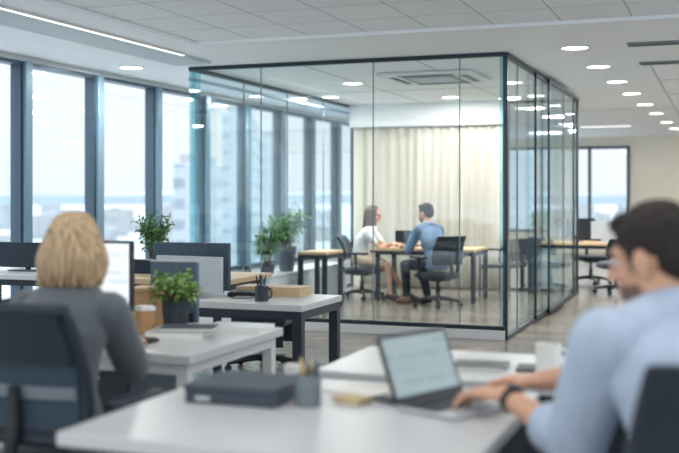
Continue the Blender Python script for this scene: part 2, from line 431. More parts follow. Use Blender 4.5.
# added fill panels, out of view above the near desks, to brighten the room
pl = None
for x, y in ((-2.8, .6), (-.8, .6), (1.2, .6), (-2.4, 3.0), (-.4, 3.0), (1.6, 3.0), (-1.4, 5.4), (.6, 5.4), (2.4, 5.4)):
    if pl is None:
        pl = thing('added_panel_light', 'square added fill light in the tiled ceiling over the near desks, out of view', 'ceiling light', (x, y, ZC + .03), 0, 'added fill light panels')
        MB().bb(-.3, .3, -.3, .3, -.012, 0).build('frame', 'white metal', pl, bevel=.003); MB().bb(-.27, .27, -.27, .27, -.015, -.0121).build('diffuser', 'panel glow', pl)
        la = bpy.data.lights.new('fill_panel_lamp', 'AREA'); la.shape = 'SQUARE'; la.size = .5; la.energy = FILL_W; la.color = (1, .985, .97)
        lo = bpy.data.objects.new('fill_panel_lamp', la); COL.objects.link(lo); lo.parent = pl; lo.location = (0, 0, -.03)
    else: dup(pl, (x, y, ZC + .03))
fp = None
for x, y in ((1.2, 11.5), (1.2, 15), (1.2, 18.5), (-.2, 22.5), (2.5, 22.5)):  # more added panels, out of view, to brighten the far right end
    fp = dup(pl, (x, y, ZC)); fp['label'] = 'square added fill light in the plain ceiling right of the downlight row, out of view'; fp['group'] = 'added fill light panels right of the downlights'
# ceiling cassette air unit
o = thing('air_conditioner', 'white square ceiling air unit with dark louvres in the glass room', 'air conditioner', (-3.1, 11.5, ZC - .004))
MB().bb(-.54, .54, -.54, .54, -.035, 0).build('panel', 'white paint', o, bevel=.012)
g = MB().bb(-.3, .3, -.3, .3, -.043, -.0351)
g.build('grille', 'grout', o, bevel=.003); g = MB()
for i in range(9): g.bb(-.24, .24, -.225 + .056 * i - .008, -.225 + .056 * i + .008, -.05, -.0431)
g.build('grille_bars', 'white metal', o)
for a in range(4):
    M = Matrix.Rotation(a * math.pi / 2, 4, 'Z')
    lv = MB().bb(-.32, .32, .37, .45, -.039, -.0351, M).build('louvre', 'dark metal', o)
    MB().bb(-.3, .3, .39, .43, -.046, -.0391, M).build('flap', 'grey plastic', lv)

# ================================================================== the glass room
BX0, BX1, BY0, BY1 = -5.335, -1.958, 9.81, 14.95
def partition(label, p0, p1, joints, rail, plinth=0, posts=()):
    """glass wall from p0 to p1 (xy), joints as distances along it"""
    d = Vector((p1[0] - p0[0], p1[1] - p0[1])); L = d.length
    o = thing('glass_partition', label, 'glass wall', (p0[0], p0[1], 0), math.atan2(d.y, d.x), 'glass room walls')
    ks = [0] + list(joints) + [L]
    z0 = plinth + .035
    for a, b in zip(ks[:-1], ks[1:]):
        MB().bb(a + .004, b - .004, -.006, .006, z0, ZC - .035).build('glass_pane', 'partition glass', o)
        if b < L - .01: MB().bb(b - .004, b + .004, -.008, .008, z0, ZC - .035).build('joint', 'grey plastic', o)
    MB().bb(0, L, -.03, .03, ZC - .04, ZC).build('top_rail', 'dark metal', o, bevel=.004)
    MB().bb(0, L, -.03, .03, plinth, z0 + .005).build('bottom_rail', 'dark metal', o, bevel=.004)
    if plinth: MB().bb(0, L, -.035, .035, 0, plinth).build('plinth', 'white metal', o, bevel=.003)
    for a in posts: MB().bb(a - .013, a + .013, -.022, .022, plinth, ZC).build('post', 'dark metal', o, bevel=.003)
    return o
fr = partition('front glass wall of the meeting room, facing the desks, on a white plinth', (BX0, BY0), (BX1, BY0), (-4.506 - BX0, -3.28 - BX0, -2.40 - BX0), 0, .09, ())
MB().bb(.0, .10, .035, .05, .1, ZC - .04).build('glass_fin', 'teal glass', fr)
MB().bb(.0, .016, -.02, .1, .1, ZC - .04).build('glass_edge', 'teal glass', fr)
MB().bb(BX1 - BX0 - .05, BX1 - BX0 - .02, -.015, .02, .1, ZC - .04).build('glass_edge', 'teal glass', fr)
rt = partition('right glass wall of the meeting room with dark framed sliding doors', (BX1, BY0), (BX1, BY1), (.62,), 0, 0, (.018, BY1 - BY0 - .018))
for a, b, off in ((11.23, 13.33, -.045), (11.88, 13.96, -.085)):
    dr = MB().bb(a - BY0, a - BY0 + .024, off - .012, off + .012, .04, ZC - .04).bb(b - BY0 - .024, b - BY0, off - .012, off + .012, .04, ZC - .04).bb(a - BY0, b - BY0, off - .015, off + .015, .04, .08).bb(a - BY0, b - BY0, off - .015, off + .015, ZC - .08, ZC - .04)
    f = dr.build('sliding_door', 'dark metal', rt)
    MB().bb(a - BY0 + .024, b - BY0 - .024, off - .004, off + .004, .08, ZC - .08).build('door_pane', 'partition glass', f)
    MB().tube([(b - BY0 - .06, off - .03, .85), (b - BY0 - .06, off - .03, 1.2)], .01).build('pull_handle', 'chrome', f)
lf = partition('left glass wall of the meeting room, beside the windows', (BX0, BY0 + .02), (BX0, BY1), (1.3, 2.6, 3.9), 0, 0, (BY1 - BY0 - .03,))
MB().bb(0, BY1 - BY0, -.03, .03, ZC - .14, ZC - .11).build('upper_rail', 'window metal', lf)
partition('rear glass panel of the meeting room, right of the curtain', (-2.95, BY1), (BX1, BY1), (), 0, 0, (.018,))
struct(MB().bb(BX0 + .03, -2.97, BY1 - .03, BY1 + .1, 0, ZC).build('wall_back', 'cream paint'))
struct(MB().bb(BX0 + .03, -2.97, BY1 - .22, BY1 - .03, 2.40, ZC).build('trim_20', 'white paint'))
def curtain_mat():
    m = bpy.data.materials.new('curtain cloth'); m.use_nodes = True; n, l = m.node_tree.nodes, m.node_tree.links
    b = n['Principled BSDF']; t = n.new('ShaderNodeTexCoord'); mp = n.new('ShaderNodeMapping'); mp.inputs['Scale'].default_value = (9, 1, .3)
    nz = n.new('ShaderNodeTexNoise'); nz.inputs['Scale'].default_value = 1; nz.inputs['Detail'].default_value = 3
    rr = n.new('ShaderNodeValToRGB'); rr.color_ramp.elements[0].color = (*lin((190, 182, 168)), 1); rr.color_ramp.elements[1].color = (*lin((212, 205, 193)), 1)
    rr.color_ramp.elements[0].position = .35; rr.color_ramp.elements[1].position = .65
    l.new(t.outputs['Object'], mp.inputs[0]); l.new(mp.outputs[0], nz.inputs[0]); l.new(nz.outputs['Fac'], rr.inputs[0]); l.new(rr.outputs[0], b.inputs['Base Color'])
    b.inputs['Roughness'].default_value = .9; b.inputs['Sheen Weight'].default_value = .2
    return m
CM = curtain_mat(); cu = thing('curtain', 'floor length cream pleated curtain along the rear of the glass room', 'curtain', (0, BY1 - .13, 0))
mb = MB(); xs = [BX0 + .22 + i * .0125 for i in range(170)]
vs = []; fs = []
for i, x in enumerate(xs):
    ph = x * 46 + 2.2 * noise.noise((x * 1.7, 0, 0)) * 3
    for j, z in enumerate((.03, .6, 1.3, 2.0, 2.385)):
        vs.append((x, .022 * math.sin(ph) * (1.15 - .2 * z / 2.4) + .01 * noise.noise((x * 3, z, 2)), z))
nj = 5
for i in range(len(xs) - 1):
    for j in range(nj - 1): fs.append((i * nj + j, (i + 1) * nj + j, (i + 1) * nj + j + 1, i * nj + j + 1))
co = mb.add(vs, fs).build('cloth', CM, cu, smooth=80); sd = co.modifiers.new('thick', 'SOLIDIFY'); sd.thickness = .004
MB().tube([(xs[0] - .02, .0, 2.394), (xs[-1] + .02, .0, 2.394)], .006).build('track', 'white metal', cu)
# ================================================================== desks
DZ = .73
def desk(label, x0, x1, y0, y1, top='laminate', legm='dark metal', z=DZ, legs=.06, thick=.04, group=None, apron=True, inset=.03):
    o = thing('desk', label, 'desk', ((x0 + x1) / 2, (y0 + y1) / 2, 0), 0, group)
    a, b = (x1 - x0) / 2, (y1 - y0) / 2
    MB().bb(-a, a, -b, b, z - thick, z).build('tabletop', top, o, bevel=.004)
    zt = z - thick
    if apron:
        f = MB().bb(-a + inset, a - inset, -b + inset, -b + inset + .03, zt - .05, zt).bb(-a + inset, a - inset, b - inset - .03, b - inset, zt - .05, zt)
        f.bb(-a + inset, -a + inset + .03, -b + inset, b - inset, zt - .05, zt).bb(a - inset - .03, a - inset, -b + inset, b - inset, zt - .05, zt)
        f.build('frame', legm, o, bevel=.003)
    i = inset
    for sx_ in (-1, 1):
        for sy_ in (-1, 1):
            x = sx_ * (a - i + .002 - legs / 2); y = sy_ * (b - i + .002 - legs / 2)
            lg = MB().bb(x - legs / 2, x + legs / 2, y - legs / 2, y + legs / 2, .012, zt - .0005).build('leg', legm, o, bevel=.003)
            MB().cyl((x, y, 0), legs * .35, .012, 12).build('foot', 'black plastic', lg)
    return o
desk('white desk in the foreground with the open laptop and charcoal box on it', -1.72, -.57, 2.40, 3.42, legs=.05)
desk('white desk just behind the foreground desk with the white mug on it', -1.43, .15, 3.58, 4.24, legs=.05)
desk('white desk of the blonde woman with cup, plant and notebooks', -3.75, -2.03, 3.73, 4.68, legm='white metal', legs=.05)
desk('white desk with dark square legs carrying the mug of pens', -3.95, -2.33, 5.65, 6.33, inset=.01)
desk('oak topped desk in the row behind the silver monitor', -4.90, -3.55, 7.0, 7.95, top='oak', legs=.05)
desk('white desk far left under the windows with a dark monitor', -6.35, -4.95, 7.0, 7.95, legm='dark metal', legs=.05)
desk('oak meeting table in the glass room between the two seated people', -4.27, -2.95, 12.86, 13.62, top='oak', z=.69, legs=.055, thick=.035, inset=.0)
desk('small oak side table in the glass room beside the plant ledge', -4.80, -4.44, 11.5, 12.1, top='oak', z=.70, legs=.055, thick=.035, inset=.0)
desk('oak desk beyond the rear corner of the glass room with two monitors', -2.85, -1.05, 15.3, 16.1, top='oak', z=.685, legs=.06, thick=.035, inset=.02)
# under the woman's desk: a dark pedestal
o = thing('pedestal', 'dark drawer pedestal under the desk of the blonde woman', 'cabinet', (-2.72, 4.32, 0))
MB().bb(-.2, .2, -.25, .25, .03, .6).build('body', 'slate metal', o, bevel=.004)
for i in range(3):
    d = MB().bb(-.195, .195, -.268, -.2505, .04 + .187 * i, .215 + .187 * i).build('drawer', 'dark metal', o, bevel=.003)
    MB().bb(-.06, .06, -.28, -.2681, .17 + .187 * i, .182 + .187 * i).build('handle', 'aluminium', d)
MB().cyl((-.15, -.2, 0), .02, .03).cyl((.15, -.2, 0), .02, .03).cyl((-.15, .2, 0), .02, .03).cyl((.15, .2, 0), .02, .03).build('castors', 'black plastic', o)
o = thing('drawer_cabinet', 'wide dark drawer cabinet under the rear white desk beside the man', 'cabinet', (-.45, 3.91, 0))
MB().bb(-.4, .4, -.26, .26, .03, .63).build('body', 'slate metal', o, bevel=.004)
for i in range(2):
    for sx_ in (-1, 1):
        d = MB().bb(sx_ * .2 - .195, sx_ * .2 + .195, -.278, -.2605, .04 + .295 * i, .325 + .295 * i).build('drawer', 'dark metal', o, bevel=.003)
        MB().bb(sx_ * .2 - .06, sx_ * .2 + .06, -.29, -.2781, .26 + .295 * i, .272 + .295 * i).build('handle', 'aluminium', d)
MB().bb(-.39, .39, -.24, .24, 0, .03).build('plinth', 'black plastic', o)
# low ledge cabinet along the left glass wall in the meeting room
o = thing('credenza', 'long low pale grey cabinet along the left glass wall under the potted plants', 'cabinet', (-5.095, 11.75, 0))
MB().bb(-.19, .19, -1.75, 1.75, .0, .42).build('body', 'band shade and cabinet grey', o, bevel=.004)
MB().bb(-.2, .21, -1.77, 1.77, .42, .45).build('top', 'laminate', o, bevel=.003)
for i in range(4):
    d = MB().bb(.1901, .203, -1.74 + .875 * i, -1.74 + .875 * i + .862, .05, .415).build('door', 'band shade and cabinet grey', o, bevel=.003)
    MB().bb(.2031, .211, -1.74 + .875 * i + .74, -1.74 + .875 * i + .755, .2, .32).build('handle', 'aluminium', d)
# far white drawer cabinet
o = thing('drawer_cabinet', 'white drawer cabinet under the oak desk beyond the sliding doors', 'cabinet', (-2.42, 15.62, 0))
MB().bb(-.2, .2, -.25, .25, .0, .63).build('body', 'white paint', o, bevel=.004)
for i in range(2):
    d = MB().bb(-.195, .195, -.268, -.2505, .02 + .305 * i, .315 + .305 * i).build('drawer', 'white paint', o, bevel=.003)
    MB().bb(-.05, .05, -.278, -.2681, .24 + .305 * i, .25 + .305 * i).build('handle', 'aluminium', d)

# ================================================================== dividers, monitors, laptops
def divider(label, x0, x1, y, z0, z1, m):
    o = thing('desk_divider', label, 'desk screen', ((x0 + x1) / 2, y, z0)); w = (x1 - x0) / 2
    MB().bb(-w, w, -.015, .015, 0, z1 - z0).build('panel', m, o, bevel=.006)
    MB().bb(-w, w, -.017, .017, z1 - z0 + .0001, z1 - z0 + .008).build('edge_trim', 'aluminium', o)
    for s in (-1, 1): MB().bb(s * w * .7 - .02, s * w * .7 + .02, -.024, .024, 0, .05).build('clamp', 'dark metal', o, bevel=.002)
    return o
mat('divider slate', (90, 108, 128), .85, var=.10, scale=120, bump=.1)
mat('divider navy', (36, 52, 68), .85, var=.10, scale=120, bump=.1)
divider('small slate grey desk screen behind the leafy plant on the desk of the blonde woman', -2.78, -2.51, 4.70, .7305, 1.037, 'divider slate')
divider('low dark desk screen on the oak desk, right of the monitor of the blonde woman', -4.72, -3.95, 7.5, DZ, .843, 'divider navy')
def monitor(label, loc, rz, w, h, zb, back, bez='black plastic', scr=None, tilt=0, chin=0, foot=.11, rim=.012):
    """screen faces local -y; zb = bottom of the display above the desk"""
    o = thing('monitor', label, 'monitor', loc, rz)
    M = Matrix.Translation((0, 0, zb)) @ Matrix.Rotation(tilt, 4, 'X')
    MB().bb(-w / 2, w / 2, -.006, .022, 0, h, M).build('back_shell', back, o, bevel=.005)
    MB().bb(-w / 2, w / 2, -.014, -.0061, 0, h, M).build('bezel', bez, o, bevel=.002)
    sc = MB().bb(-w / 2 + rim, w / 2 - rim, -.0155, -.0141, rim + chin, h - rim).build('screen', scr or 'lid black', o)
    sc.matrix_local = M
    MB().bb(-.035, .035, .0225, .04, zb + .04, zb + .16).bb(-.025, .025, .04, .055, .008, zb + .13).build('neck', back, o, bevel=.003)
    MB().bb(-foot, foot, -.06, .11, 0, .009).build('base', back, o, bevel=.003)
    return o
monitor('lit monitor with a pale page and black frame facing the blonde woman', (-2.765, 4.10, DZ), R(5), .46, .325, .115, 'black plastic', scr=MATS.get('screen pale') or 'screen pale')
monitor('large dark backed monitor on the mug desk, behind the silver one', (-3.36, 6.20, DZ), R(180), .57, .30, .03, 'slate metal', foot=.12)
monitor('silver backed monitor on the mug desk, next to the keyboard', (-3.155, 5.80, DZ), R(174), .49, .225, .04, 'aluminium', foot=.10)
monitor('wide dark monitor standing low on the far left desk under the windows', (-5.62, 7.40, DZ), 0, .80, .215, .03, 'navy fabric', bez='navy fabric', scr='navy fabric', foot=.13)
monitor('black monitor on the oak desk beyond the glass room, left of the silver one', (-2.10, 15.75, .685), R(176), .60, .30, .05, 'black plastic', foot=.12)
monitor('silver backed monitor on the oak desk beyond the glass room', (-1.62, 15.6, .685), R(186), .44, .26, .05, 'aluminium', foot=.1)
def laptop(label, loc, rz, w, d, h, ang, body, scr, lid):
    """hinge at local y=+d/2, user on -y"""
    o = thing('laptop', label, 'laptop', loc, rz)
    MB().bb(-w / 2, w / 2, -d / 2, d / 2, .002, .016).build('base', body, o, bevel=.004)
    MB().bb(-w / 2 + .006, w / 2 - .006, -d / 2 + .07, d / 2 - .012, .016, .0162).build('deck', 'black plastic', o)
    k = MB()
    for r in range(5):
        for c in range(13):
            x = -w / 2 + .025 + c * (w - .05) / 13; y = d / 2 - .045 - r * .0195
            k.bb(x, x + (w - .05) / 13 - .003, y - .0165, y, .0163, .0180)
    k.build('keyboard', 'black plastic', o)
    MB().bb(-.05, .05, -d / 2 + .008, -d / 2 + .066, .0161, .0166).build('touchpad', 'grey plastic', o)
    M = Matrix.Translation((0, d / 2 - .004, .016)) @ Matrix.Rotation(-ang, 4, 'X')
    l = MB().bb(-w / 2, w / 2, -.003, .005, 0, h, M).build('lid', lid, o, bevel=.003)
    s = MB().bb(-w / 2 + .013, w / 2 - .013, -.0045, -.0031, .020, h - .013).build('screen', scr, l); s.matrix_local = M
    MB().tube([(-w * .4, d / 2 - .002, .014), (w * .4, d / 2 - .002, .014)], .006).build('hinge', 'lid black', o)
    return o
lx, ly = -.76, 3.095
laptop('open silver laptop with a dark framed lit screen on the foreground desk', (lx, ly, DZ), R(66), .33, .23, .215, R(22), 'aluminium', MATS.get('screen teal') or 'screen teal', 'lid black')
laptop('black laptop open between the two people on the meeting table', (-3.97, 13.3, .69), R(22), .30, .21, .2, R(10), 'lid black', 'lid black', 'lid black')

# ================================================================== office chairs
def office_chair(label, loc, rz, m='dark fabric', seat=.47, back_top=.98, style='plain', arms=True, shell='chair shell', bw=.46, arm_h=.2):
    """user faces local +y"""
    o = thing('office_chair', label, 'chair', loc, rz)
    rs = []
    def rr(cx, cy, a, b, z, n=28, p=3.2):
        out = []
        for j in range(n):
            t = 2 * math.pi * j / n; c, s_ = math.cos(t), math.sin(t)
            out.append((cx + a * math.copysign(abs(c) ** (2 / p), c), cy + b * math.copysign(abs(s_) ** (2 / p), s_), z))
        return out
    MB().rings([rr(0, .02, .22, .21, seat - .075), rr(0, .02, .25, .24, seat - .055), rr(0, .02, .255, .245, seat - .03), rr(0, .02, .24, .23, seat - .006), rr(0, .02, .20, .19, seat)]).build('seat', m, o, smooth=70)
    # backrest: curved slab, leaning back
    zb = seat + .10; H = back_top - zb
    def bp(u, v, off):
        z = zb + v * H; x = u * (bw / 2) * (1 - .16 * max(0, v - .55) - .12 * max(0, .3 - v))
        y = -.225 - .10 * (v ** 1.3) + .035 * (u * u) + .03 * math.sin(v * math.pi) + off
        return (x, y, z)
    def slab(u0, u1, v0, v1, t, nu=8, nv=8):
        b = MB(); vs = []; fs = []
        for sgn in (0, 1):
            for i in range(nu + 1):
                for j in range(nv + 1):
                    vs.append(bp(u0 + (u1 - u0) * i / nu, v0 + (v1 - v0) * j / nv, (-t / 2 if sgn == 0 else t / 2)))
        N = (nu + 1) * (nv + 1); g = lambda s_, i, j: s_ * N + i * (nv + 1) + j
        for i in range(nu):
            for j in range(nv):
                fs.append((g(0, i, j), g(0, i + 1, j), g(0, i + 1, j + 1), g(0, i, j + 1))); fs.append((g(1, i, j), g(1, i, j + 1), g(1, i + 1, j + 1), g(1, i + 1, j)))
        for i in range(nu):
            fs.append((g(0, i, 0), g(1, i, 0), g(1, i + 1, 0), g(0, i + 1, 0))); fs.append((g(0, i, nv), g(0, i + 1, nv), g(1, i + 1, nv), g(1, i, nv)))
        for j in range(nv):
            fs.append((g(0, 0, j), g(0, 0, j + 1), g(1, 0, j + 1), g(1, 0, j))); fs.append((g(0, nu, j), g(1, nu, j), g(1, nu, j + 1), g(0, nu, j + 1)))
        return b.add(vs, fs)
    if style == 'plain':
        slab(-1, 1, 0, 1, .045).build('backrest', m, o, bevel=.018, smooth=70, seg=3)
    else:
        slab(-.94, .94, .56, 1, .05).build('backrest', m, o, bevel=.02, smooth=70, seg=3)
        slab(-.9, .9, .02, .58, .008).build('mesh_panel', 'mesh cloth', o, smooth=70)
        slab(-.88, .88, .30, .40, .03).build('lumbar_support', 'grey plastic', o, bevel=.01, smooth=70)
        slab(-.95, .95, .0, .09, .04).build('lower_bar', m, o, bevel=.012, smooth=70)
        pts = [bp(-1, v / 10, 0) for v in range(11)] + [bp(u / 4 - 1, 1, 0) for u in range(1, 9)] + [bp(1, 1 - v / 10, 0) for v in range(1, 11)] + [bp(1 - u / 4, 0, 0) for u in range(1, 8)]
        MB().tube(pts, .022, 10, closed=True).build('back_frame', shell, o, smooth=70)
    MB().tube([(0, -.06, seat - .08), (0, -.22, seat - .07), (0, -.29, seat + .02), bp(0, .12, -.035), bp(0, .4, -.035)], [.03, .028, .026, .024, .02], 10, flat=1).build('back_bracket', 'black plastic', o, smooth=70)
    if arms:
        for s in (-1, 1):
            a = MB().tube([(s * .20, .0, seat - .07), (s * .285, .0, seat - .06), (s * .30, -.01, seat + .03), (s * .295, -.02, seat + arm_h - .02)], [.02, .02, .018, .018], 10).build('armrest', 'black plastic', o, smooth=70)
            MB().bb(s * .295 - .04, s * .295 + .04, -.13, .15, seat + arm_h - .02, seat + arm_h + .012).build('arm_pad', shell, a, bevel=.012, seg=3)
    MB().bb(-.1, .1, -.1, .12, seat - .105, seat - .0755).build('tilt_mechanism', 'black plastic', o, bevel=.01)
    MB().lathe([(.028, .10), (.028, .24), (.018, .2401), (.018, seat - .1051)], n=16).build('gas_column', 'black plastic', o)
    base = MB().lathe([(.045, .07), (.045, .12), (.03, .13)], n=16)
    for i in range(5):
        a = 2 * math.pi * i / 5 + .3; c, s_ = math.cos(a), math.sin(a)
        base.tube([(c * .03, s_ * .03, .105), (c * .16, s_ * .16, .095), (c * .29, s_ * .29, .072)], [.026, .022, .016], 8)
    base.build('star_base', 'black plastic', o, smooth=50)
    for i in range(5):
        a = 2 * math.pi * i / 5 + .3; c, s_ = math.cos(a), math.sin(a)
        M = Matrix.Translation((c * .29, s_ * .29, .029)) @ Matrix.Rotation(a + .6, 4, 'Z') @ Matrix.Rotation(math.pi / 2, 4, 'X')
        w = MB().cyl((0, 0, -.022), .028, .016, 16, M).cyl((0, 0, .006), .028, .016, 16, M)
        w.cyl((c * .29, s_ * .29, .03), .007, .045, 8).build('castor', 'black plastic', o)
    return o
mat('mesh cloth', (56, 74, 90), .8, var=.15, scale=220)
office_chair('dark office chair with mesh lower back, under the blonde woman', (-2.20, 3.10, 0), R(0), m='navy fabric', seat=.47, back_top=1.01, style='framed', bw=.47, arm_h=.21)
office_chair('dark office chair behind the man in the pale blue shirt', (-.07, 2.60, 0), R(26), m='dark fabric', seat=.41, back_top=1.03, bw=.5, arms=False)
office_chair('dark chair at the meeting table, holding the woman in the white blouse', (-4.52, 13.05, 0), R(-84), m='navy fabric', seat=.42, back_top=.84, bw=.44, arm_h=.2)
office_chair('dark chair at the meeting table, holding the man in the blue shirt', (-3.33, 12.48, 0), R(52), m='dark fabric', seat=.42, back_top=.88, bw=.46, arm_h=.2)
o = thing('rolling_stool', 'dark rolling stool tucked under the oak desk, seen beneath the mug desk', 'stool', (-3.42, 7.50, 0), R(10))
MB().bb(-.22, .22, -.2, .2, .36, .45).build('seat', 'dark fabric', o, bevel=.03, seg=3)
MB().bb(-.2, .2, .17, .21, .20, .355).build('storage_skirt', 'dark fabric', o, bevel=.01)
MB().bb(-.2, .2, -.19, -.17, .20, .355).build('front_skirt', 'dark fabric', o, bevel=.008)
MB().cyl((0, 0, .11), .025, .25).build('gas_column', 'chrome', o)
sbm = MB().lathe([(.045, .07), (.045, .12), (.03, .13)], n=16)
for i in range(5):
    a = 2 * math.pi * i / 5; sbm.tube([(math.cos(a) * .03, math.sin(a) * .03, .1), (math.cos(a) * .3, math.sin(a) * .3, .07)], [.024, .015], 8)
sbm.build('star_base', 'black plastic', o, smooth=50)
for i in range(5):
    a = 2 * math.pi * i / 5; MB().ell((math.cos(a) * .3, math.sin(a) * .3, .03), (.03, .03, .03)).cyl((math.cos(a) * .3, math.sin(a) * .3, .03), .007, .045, 8).build('castor', 'black plastic', o)
office_chair('black office chair at the far oak desk, right of its silver monitor', (-1.42, 14.95, 0), R(25), m='dark fabric', seat=.43, back_top=.78, bw=.42, arms=False)
office_chair('black office chair at the far oak desk, behind the sliding doors', (-1.95, 16.5, 0), R(200), m='dark fabric', seat=.44, back_top=.84, bw=.42)
# slim visitor chair inside the glass room by the sliding doors
o = thing('visitor_chair', 'slim dark armchair with thin metal frame inside the glass room by the doors', 'chair', (-2.78, 13.85, 0), R(70))
MB().bb(-.23, .23, -.22, .22, .41, .45).build('seat', 'dark fabric', o, bevel=.015)
MB().bb(-.22, .22, -.25, -.22, .50, .80).build('backrest', 'dark fabric', o, bevel=.012)
for s in (-1, 1):
    MB().tube([(s * .25, .22, 0.01), (s * .25, .22, .62), (s * .25, .18, .66), (s * .25, -.18, .66), (s * .25, -.24, .6), (s * .25, -.24, .01)], .012).build('side_frame', 'dark metal', o, smooth=60)
MB().tube([(-.25, -.235, .47), (.25, -.235, .47)], .01).tube([(-.25, .2, .40), (.25, .2, .40)], .01).build('cross_bar', 'dark metal', o)
# dark cabinet column inside
o = thing('tall_cabinet', 'narrow dark blue cabinet standing inside the glass room behind the sliding doors', 'cabinet', (-2.50, 14.6, 0))
MB().bb(-.055, .055, -.2, .2, .03, .80).build('body', 'slate metal', o, bevel=.004)
MB().bb(.0551, .068, -.19, .19, .05, .79).build('door', 'slate metal', o, bevel=.003); MB().bb(-.05, .05, -.18, .18, 0, .03).build('plinth', 'dark metal', o)

# ================================================================== plants
def leaf(b, p, d, up, L, w):
    d = d.normalized(); s = d.cross(up)
    s = s.normalized() if s.length > 1e-4 else d.orthogonal().normalized(); n = s.cross(d)
    P = []
    for t, ww, dz in ((0, .12, 0), (.3, .9, .10), (.6, .8, .10), (1, .06, -.12)):
        c = p + d * (L * t) + n * (dz * L)
        P += [tuple(c - s * (w / 2 * ww) + n * .06 * L * (1 if ww > .5 else 0)), tuple(c), tuple(c + s * (w / 2 * ww) + n * .06 * L * (1 if ww > .5 else 0))]
    fs = []
    for i in range(3):
        for j in range(2): fs.append((i * 3 + j, i * 3 + j + 1, (i + 1) * 3 + j + 1, (i + 1) * 3 + j))
    b.add(P, fs)
def plant(name, label, loc, pot, potm, stems, leafm, seed, rest):
    """pot=(r_bottom,r_top,height); stems=(count, height, spread); rest=(leaves per stem, leaf length, leaf width, cluster radius)"""
    rd = random.Random(seed); o = thing(name, label, 'plant', loc)
    rb, rt_, h = pot
    MB().lathe([(rb * .9, 0), (rb, .004), (rt_, h), (rt_ * .9, h), (rt_ * .88, h * .86)], n=28).build('pot', potm, o, smooth=50)
    MB().lathe([(rt_ * .875, h * .8), (rt_ * .875, h * .861)], n=24).build('soil', 'soil', o)
    if potm == 'pot dark' and rb < .06:
        ribs = MB()
        for i in range(26):
            a = 2 * math.pi * i / 26; ribs.tube([(rb * math.cos(a), rb * math.sin(a), .004), (rt_ * math.cos(a), rt_ * math.sin(a), h - .004)], .0035, 6)
        ribs.build('ribs', potm, o, smooth=60)
    n, H, sp = stems; nl, LL, LW, cr_ = rest
    sb = MB(); lb = MB()
    for i in range(n):
        a = 2 * math.pi * (i + rd.random() * .7) / n; q = sp * rd.uniform(.35, 1.0); top = H * rd.uniform(.62, 1.0)
        pts = []
        for k_ in range(6):
            t = k_ / 5; pts.append(Vector((math.cos(a) * (rt_ * .3 + q * t ** 1.4), math.sin(a) * (rt_ * .3 + q * t ** 1.4), h * .82 + (top - h * .82) * t)))
        sb.tube(pts, [.007 * (1 - .6 * t / 5) * (LL / .06) ** .4 for t in range(6)], 6)
        for j in range(nl):
            t = rd.uniform(.45, 1.0); k_ = min(int(t * 5), 4); f = t * 5 - k_
            c = pts[k_].lerp(pts[k_ + 1], f)
            d = Vector((rd.gauss(0, 1), rd.gauss(0, 1), rd.gauss(.35, .7)))
            d.normalize()
            s0 = c + d * cr_ * rd.uniform(.0, 1)
            leaf(lb, s0, (d + Vector((0, 0, -.25 * rd.random()))), Vector((rd.gauss(0, .3), rd.gauss(0, .3), 1)), LL * rd.uniform(.6, 1.15), LW * rd.uniform(.7, 1.1))
            if s0 != c: sb.tube([c, (c + s0) / 2, s0], .0014 * (LL / .06), 4)
    sb.build('stems', 'stem', o, smooth=60); lb.build('foliage', leafm, o, smooth=60)
    return o
plant('potted_plant', 'small leafy plant in a dark ribbed metal pot on the desk of the blonde woman', (-2.505, 4.46, DZ), (.054, .064, .135), 'pot dark', (18, .265, .115), 'leaf light', 3, (18, .042, .03, .03))
plant('potted_tree', 'bushy small potted tree behind the dark desk screen near the windows', (-4.58, 7.78, DZ), (.07, .09, .10), 'pot grey', (12, .49, .13), 'leaf dark', 5, (56, .05, .03, .05))
plant('potted_palm', 'large leafy plant in a tall tapered grey pot on the low cabinet', (-5.04, 11.72, .45), (.085, .125, .30), 'pot grey', (13, .70, .20), 'leaf', 11, (60, .085, .034, .08))
plant('potted_plant', 'lower leafy plant left of the tall grey pot on the low cabinet', (-5.06, 11.2, .45), (.07, .09, .10), 'pot dark', (11, .56, .16), 'leaf dark', 17, (50, .075, .034, .07))
plant('potted_plant', 'leafy plant on the far oak desk behind the sliding doors', (-2.62, 15.75, .685), (.07, .09, .14), 'pot grey', (9, .42, .10), 'leaf', 23, (22, .08, .04, .06))

# ================================================================== desk items
def onto(name, label, cat, x, y, z=DZ, rz=0, group=None): return thing(name, label, cat, (x, y, z), rz, group)
# foreground desk
o = onto('storage_box', 'flat charcoal box with a small pale plate, left on the foreground desk', 'box', -1.435, 3.02, DZ, R(1))
MB().bb(-.155, .155, -.135, .135, 0, .038).build('body', 'box charcoal', o, bevel=.004)
MB().bb(-.158, .158, -.138, .138, .0385, .058).build('lid', 'box charcoal', o, bevel=.005)
MB().bb(-.115, -.065, -.141, -.1355, .010, .024).build('label_plate', 'aluminium', o, bevel=.002)
o = onto('pen_cup', 'grey cylinder pen holder on the foreground desk beside the charcoal box', 'pen holder', -1.205, 2.97)
MB().lathe([(.038, 0), (.040, .003), (.040, .098), (.036, .098), (.036, .006)], n=32).build('cup', 'grey plastic', o, smooth=40)
def pen(lab, name, x, y, dx, dy, L, m, z=DZ + .008, r=.0042, cat='pen'):
    d = Vector((dx, dy, 1)).normalized(); p = Vector((0, 0, 0)); q = thing(name, lab, cat, (x, y, z))
    MB().tube([p, d * L * .86], r, 8).build('barrel', m, q); MB().tube([d * L * .861, d * L * .9, d * L], [r, r * .7, r * .15], 8).build('tip', 'tan paper' if name == 'pencil' else m, q)
    return q
pen('thick yellow pencil standing in the grey pen holder, leftmost in it', 'pencil', -1.212, 2.965, -.10, .0, .145, 'pencil yellow', r=.007, cat='pencil')
